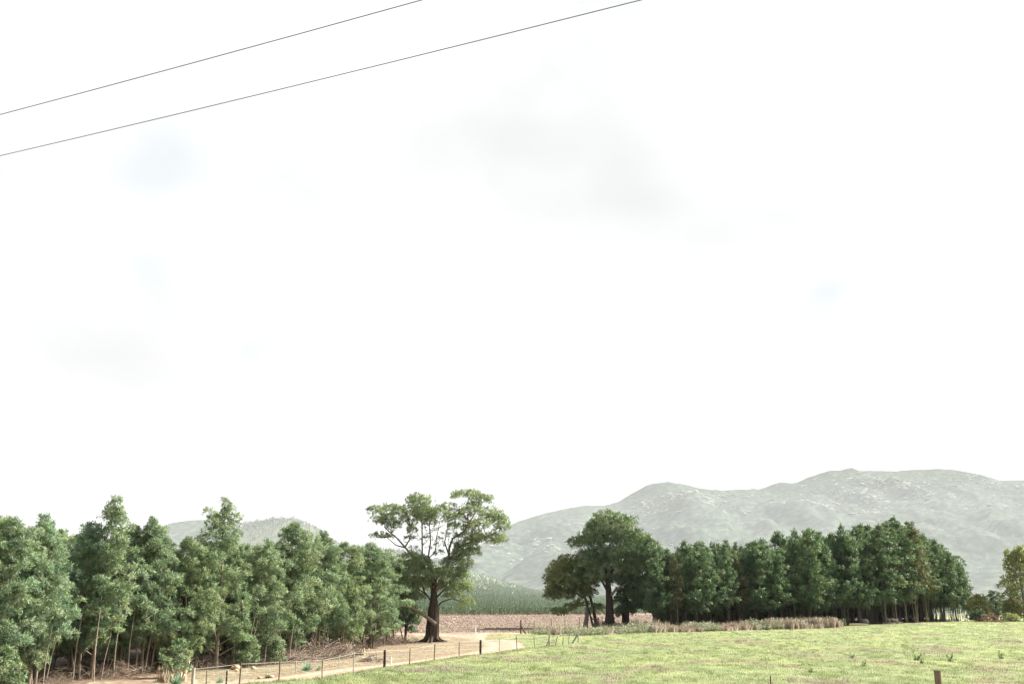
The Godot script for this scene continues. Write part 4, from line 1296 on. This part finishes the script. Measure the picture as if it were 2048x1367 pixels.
# ---------------------------------------------------------------- stones, spiky plants, weeds
func build_small_things() -> void:
	rng.seed = 121
	var sand := Color(0.45, 0.31, 0.2)
	var stones := [[-17.9, -67.4, 0.30, "rounded sandstone lump on top of the bank beside the taller stone"], [-17.65, -67.3, 0.36, "upright sandstone lump on top of the bank"], [-17.2, -65.5, 0.2, "small pale stone below the upright sandstone lump"], [-16.6, -67.3, 0.26, "single sandstone lump lying apart on the bank"], [-14.3, -61.6, 0.28, "orange stone among three near the track edge"], [-14.0, -61.2, 0.22, "pale stone among three near the track edge"], [-14.6, -60.8, 0.18, "smallest stone among three near the track edge"], [-19.7, -62.5, 0.24, "stone by the dry grass at the stand's foot"]]
	for q in stones:
		var s := Shape.new()
		lump(s, Vector3(0, q[2] * 0.36, 0), Vector3(q[2], q[2] * 0.75, q[2] * 0.9) * 0.66, 6, tint(sand, 0.18), 0.13)
		solid("sandstone", s.mesh(M.rock), Vector3(q[0], land(q[0], q[1]), q[1]), q[3], "stone")
	# spiky blue green rosettes
	var agaves := [[-18.1, -56.8, 1.0, "large spiky blue green rosette beside the grey corner post"], [-16.0, -57.6, 0.6, "small spiky plant between corner post and black stake"], [-14.2, -61.4, 0.55, "small spiky plant before the three stones"], [-12.9, -66.0, 1.0, "large spiky rosette plant behind a thin dropper by the track"], [-12.3, -66.6, 0.5, "small spiky plant next to the large rosette by the track"]]
	for q in agaves:
		var o := thing("agave", Vector3(q[0], land(q[0], q[1]), q[1]), q[3], "plant")
		for k in 22:
			var a := k * 2.399
			var up := lerpf(0.15, 1.35, k / 22.0)
			var d := Vector3(cos(a) * cos(up), sin(up), sin(a) * cos(up))
			var l: float = 0.72 * q[2] * rf(0.8, 1.1)
			var side: Vector3 = d.cross(V3).normalized() * 0.055 * q[2]
			var nn: Vector3 = side.normalized().cross(d)
			nn = nn if nn.y > 0 else -nn
			var s := Shape.new()
			var col := tint(Color(0.2, 0.3, 0.24), 0.18)
			var p := d * 0.04
			var m: Vector3 = d * l * 0.5 - nn * 0.02
			var tip: Vector3 = d * l + nn * 0.05 * q[2]
			s.quad(p - side * 0.7, m - side, m - nn * 0.03, p - nn * 0.03, col)
			s.quad(p - nn * 0.03, m - nn * 0.03, m + side, p + side * 0.7, col)
			s.blade(m, tip, side, nn, col)
			s.quad(p - side * 0.7 + nn * 0.012, m - side + nn * 0.012, m + side + nn * 0.012, p + side * 0.7 + nn * 0.012, col)
			part("leaf", s.mesh(M.leaf), o)
	# upright leafy weeds in the meadow
	var weeds := [[29.6, -76.5, 0.75], [31.4, -75.0, 0.6], [28.4, -72.5, 0.45], [39.3, -79.5, 0.7], [40.5, -81.5, 0.6], [36.0, -77.0, 0.6], [42.0, -84.5, 0.75], [43.0, -82.0, 0.65], [41.5, -77.5, 0.7], [26.0, -80.0, 0.45], [23.5, -70.0, 0.4], [18.2, -64.0, 0.35]]
	var kinds := []
	for k in 3:
		kinds.append(weed())
	for k in weeds.size():
		var q: Array = weeds[k]
		var o := thing("weed_plant", Vector3(q[0], land(q[0], q[1]), q[1]), "upright leafy green weed standing above the meadow grass", "plant", "leafy weeds in the meadow")
		part("stems", kinds[k % 3][0], o).set_meta("kind", "stuff")
		part("foliage", kinds[k % 3][1], o)
		o.rotation.y = rf(0, TAU)
		o.scale = Vector3.ONE * q[2] * 1.4

# a loose weed: several leaning stalks with leaves up their length
func spray_bush(stalks: int, spread: float, height: float, leaves: int, leaf_l: float, leaf_w: float, cols: Array) -> Array:
	var t := Shape.new()
	var f := Shape.new()
	for k in stalks:
		var a := rf(0, TAU)
		var r := spread * sqrt(rf(0, 1))
		var foot := Vector3(cos(a) * r * 0.75, -0.05, sin(a) * r * 0.75)
		var tip := Vector3(cos(a) * r * 1.15 + rf(-0.2, 0.2), height * rf(0.45, 1.1) * (1.0 - 0.3 * r / spread), sin(a) * r * 1.15 + rf(-0.2, 0.2))
		t.tube([foot, tip], [0.016, 0.007], 4, tint(Color(0.24, 0.18, 0.135), 0.2))
		var col: Color = cols[rng.randi() % cols.size()]
		for j in leaves:
			var q := rf(0.35, 1.0)
			var d := (ball() * 0.8 + (tip - foot).normalized() * 0.8).normalized()
			var side := d.cross(ball()).normalized()
			f.leaf(foot.lerp(tip, q) + ball() * 0.06, d, side, leaf_l * rf(0.6, 1.2), leaf_w * rf(0.7, 1.2), (V3 + ball() * 0.7).normalized(), tint(col, 0.2))
	return [t.mesh(M.bark), f.mesh(M.leaf)]

func weed() -> Array:
	var t := Shape.new()
	var f := Shape.new()
	for k in 11:
		var a := rf(0, TAU)
		var tip := Vector3(cos(a) * rf(0.1, 0.45), rf(0.4, 1.05), sin(a) * rf(0.1, 0.45))
		var foot := Vector3(tip.x * 0.15, -0.05, tip.z * 0.15)
		t.tube([foot, tip], [0.014, 0.006], 4, Color(0.2, 0.22, 0.1))
		for j in 12:
			var q := rf(0.15, 1.0)
			var d := (ball() + Vector3(cos(a), 0.4, sin(a)) * 0.6).normalized()
			var side := d.cross(ball()).normalized()
			f.leaf(foot.lerp(tip, q), d, side, rf(0.12, 0.28) * (1.2 - q * 0.5), rf(0.03, 0.055), (V3 + ball() * 0.5).normalized(), tint(Color(0.21, 0.27, 0.125), 0.25))
	return [t.mesh(M.bark), f.mesh(M.grass)]

# ---------------------------------------------------------------- grass
func build_grass() -> void:
	rng.seed = 131
	var tuft := Shape.new()
	for k in 9:
		var a := k * 2.399
		var r := 0.075 * sqrt(rf(0, 1))
		var p := Vector3(cos(a) * r, -0.01, sin(a) * r)
		var tip := p + Vector3(cos(a) * rf(0.04, 0.12), rf(0.05, 0.13), sin(a) * rf(0.04, 0.12))
		tuft.blade(p, tip, Vector3(-sin(a), 0, cos(a)) * 0.013, Vector3(cos(a) * 0.3, 1, sin(a) * 0.3).normalized(), tint(Color.WHITE, 0.25))
	var where := []
	var tints := PackedColorArray()
	for k in 330000:
		var d := 47.0 * exp(rf(0, 1) * log(195.0 / 47.0))
		var x := d * rf(-0.3, 0.56)
		var z := -d
		var q := zone(x, z)
		if q == 4 or q == 3 or (q == 5 and rf(0, 1) < 0.9) or (q == 2 and rf(0, 1) < 0.86) or (q == 6 and rf(0, 1) < 0.55):
			continue
		if d > 133.0 and x < 4.0:
			continue
		var s := rf(0.7, 1.5) * (1.0 if q < 2 else 0.7)
		where.append(Transform3D(Basis(V3, rf(0, TAU)).scaled(Vector3(s * 1.25, s, s * 1.25)), Vector3(x, land(x, z), z)))
		tints.append(tint(grass_colour(x, z) if q < 2 else GRASS_PALE.lerp(GRASS_DRY, rf(0, 0.7)), 0.16))
	scatter("grass", tuft.mesh(M.grass), where, tints, "short bright green grass covering the meadow", "grass")
	# coarser tussocks, some green, some dead
	var tus := Shape.new()
	for k in 46:
		var a := rf(0, TAU)
		var r := 0.16 * sqrt(rf(0, 1))
		var p := Vector3(cos(a) * r, -0.02, sin(a) * r)
		var tip := p + Vector3(cos(a) * rf(0.05, 0.2), rf(0.1, 0.3), sin(a) * rf(0.05, 0.2))
		tus.blade(p, tip, Vector3(-sin(a), 0, cos(a)) * 0.014, Vector3(cos(a) * 0.5, 1, sin(a) * 0.5).normalized(), tint(Color.WHITE, 0.22))
	where = []
	tints = PackedColorArray()
	for k in 26000:
		var d := 48.0 * exp(rf(0, 1) * log(190.0 / 48.0))
		var x := d * rf(-0.28, 0.56)
		var z := -d
		if k < 900:
			d = rf(54, 98)
			z = -d
			x = along(FENCE, d) + rf(-0.5, 0.7)
		elif zone(x, z) != 0 or noise_fine.get_noise_2d(x * 0.5 + 20.0, z * 0.35) < 0.02:
			continue
		var s := rf(0.5, 1.25)
		where.append(Transform3D(Basis(V3, rf(0, TAU)).scaled(Vector3(s * 1.4, s * 0.8, s * 1.4)), Vector3(x, land(x, z), z)))
		var dry := noise_patch.get_noise_2d(x * 1.1 + 400.0, z * 0.8 + 90.0)
		tints.append(tint(Color(0.26, 0.22, 0.19) if dry > 0.16 and k >= 900 else Color(0.215, 0.26, 0.13), 0.25))
	scatter("tussock_grass", tus.mesh(M.grass), where, tints, "coarse darker tussocks dotted through the meadow grass", "grass")

# ---------------------------------------------------------------- overhead line
func build_power_line() -> void:
	var mids := [Vector3(-6.24, 14.5, -17.38), Vector3(-4.83, 14.5, -18.43)]
	var dirs := [Vector3(0.9117, 0, 0.4107), Vector3(0.9144, 0, 0.4048)]
	var names := ["thin dark overhead wire of the pair strung farther from the trees", "thin dark overhead wire of the pair strung closer to the trees"]
	for k in 2:
		var pts: Array = []
		var rad := []
		for e in 41:
			var s := (e - 20) * 2.6
			pts.append(mids[k] + dirs[k] * s + V3 * (0.0006 * s * s - 0.015))
			rad.append(0.0085)
		var sh := Shape.new()
		sh.tube(pts, rad, 6, Color.WHITE)
		solid("power_line", sh.mesh(M.cable), Vector3.ZERO, names[k], "wire")

# ---------------------------------------------------------------- low haze lying in the valley beyond the field
func build_mist() -> void:
	var o := FogVolume.new()
	o.name = "valley_mist"
	o.shape = RenderingServer.FOG_VOLUME_SHAPE_BOX
	o.size = Vector3(5200, 110, 800)
	o.position = Vector3(600, 54, -735)
	var m := FogMaterial.new()
	m.density = 0.0003
	m.albedo = Color(0.95, 0.98, 1.0)
	o.material = m
	add_child(o)
	tag(o, "pale haze lying in the valley before the mountains", "haze")
	o.set_meta("kind", "stuff")
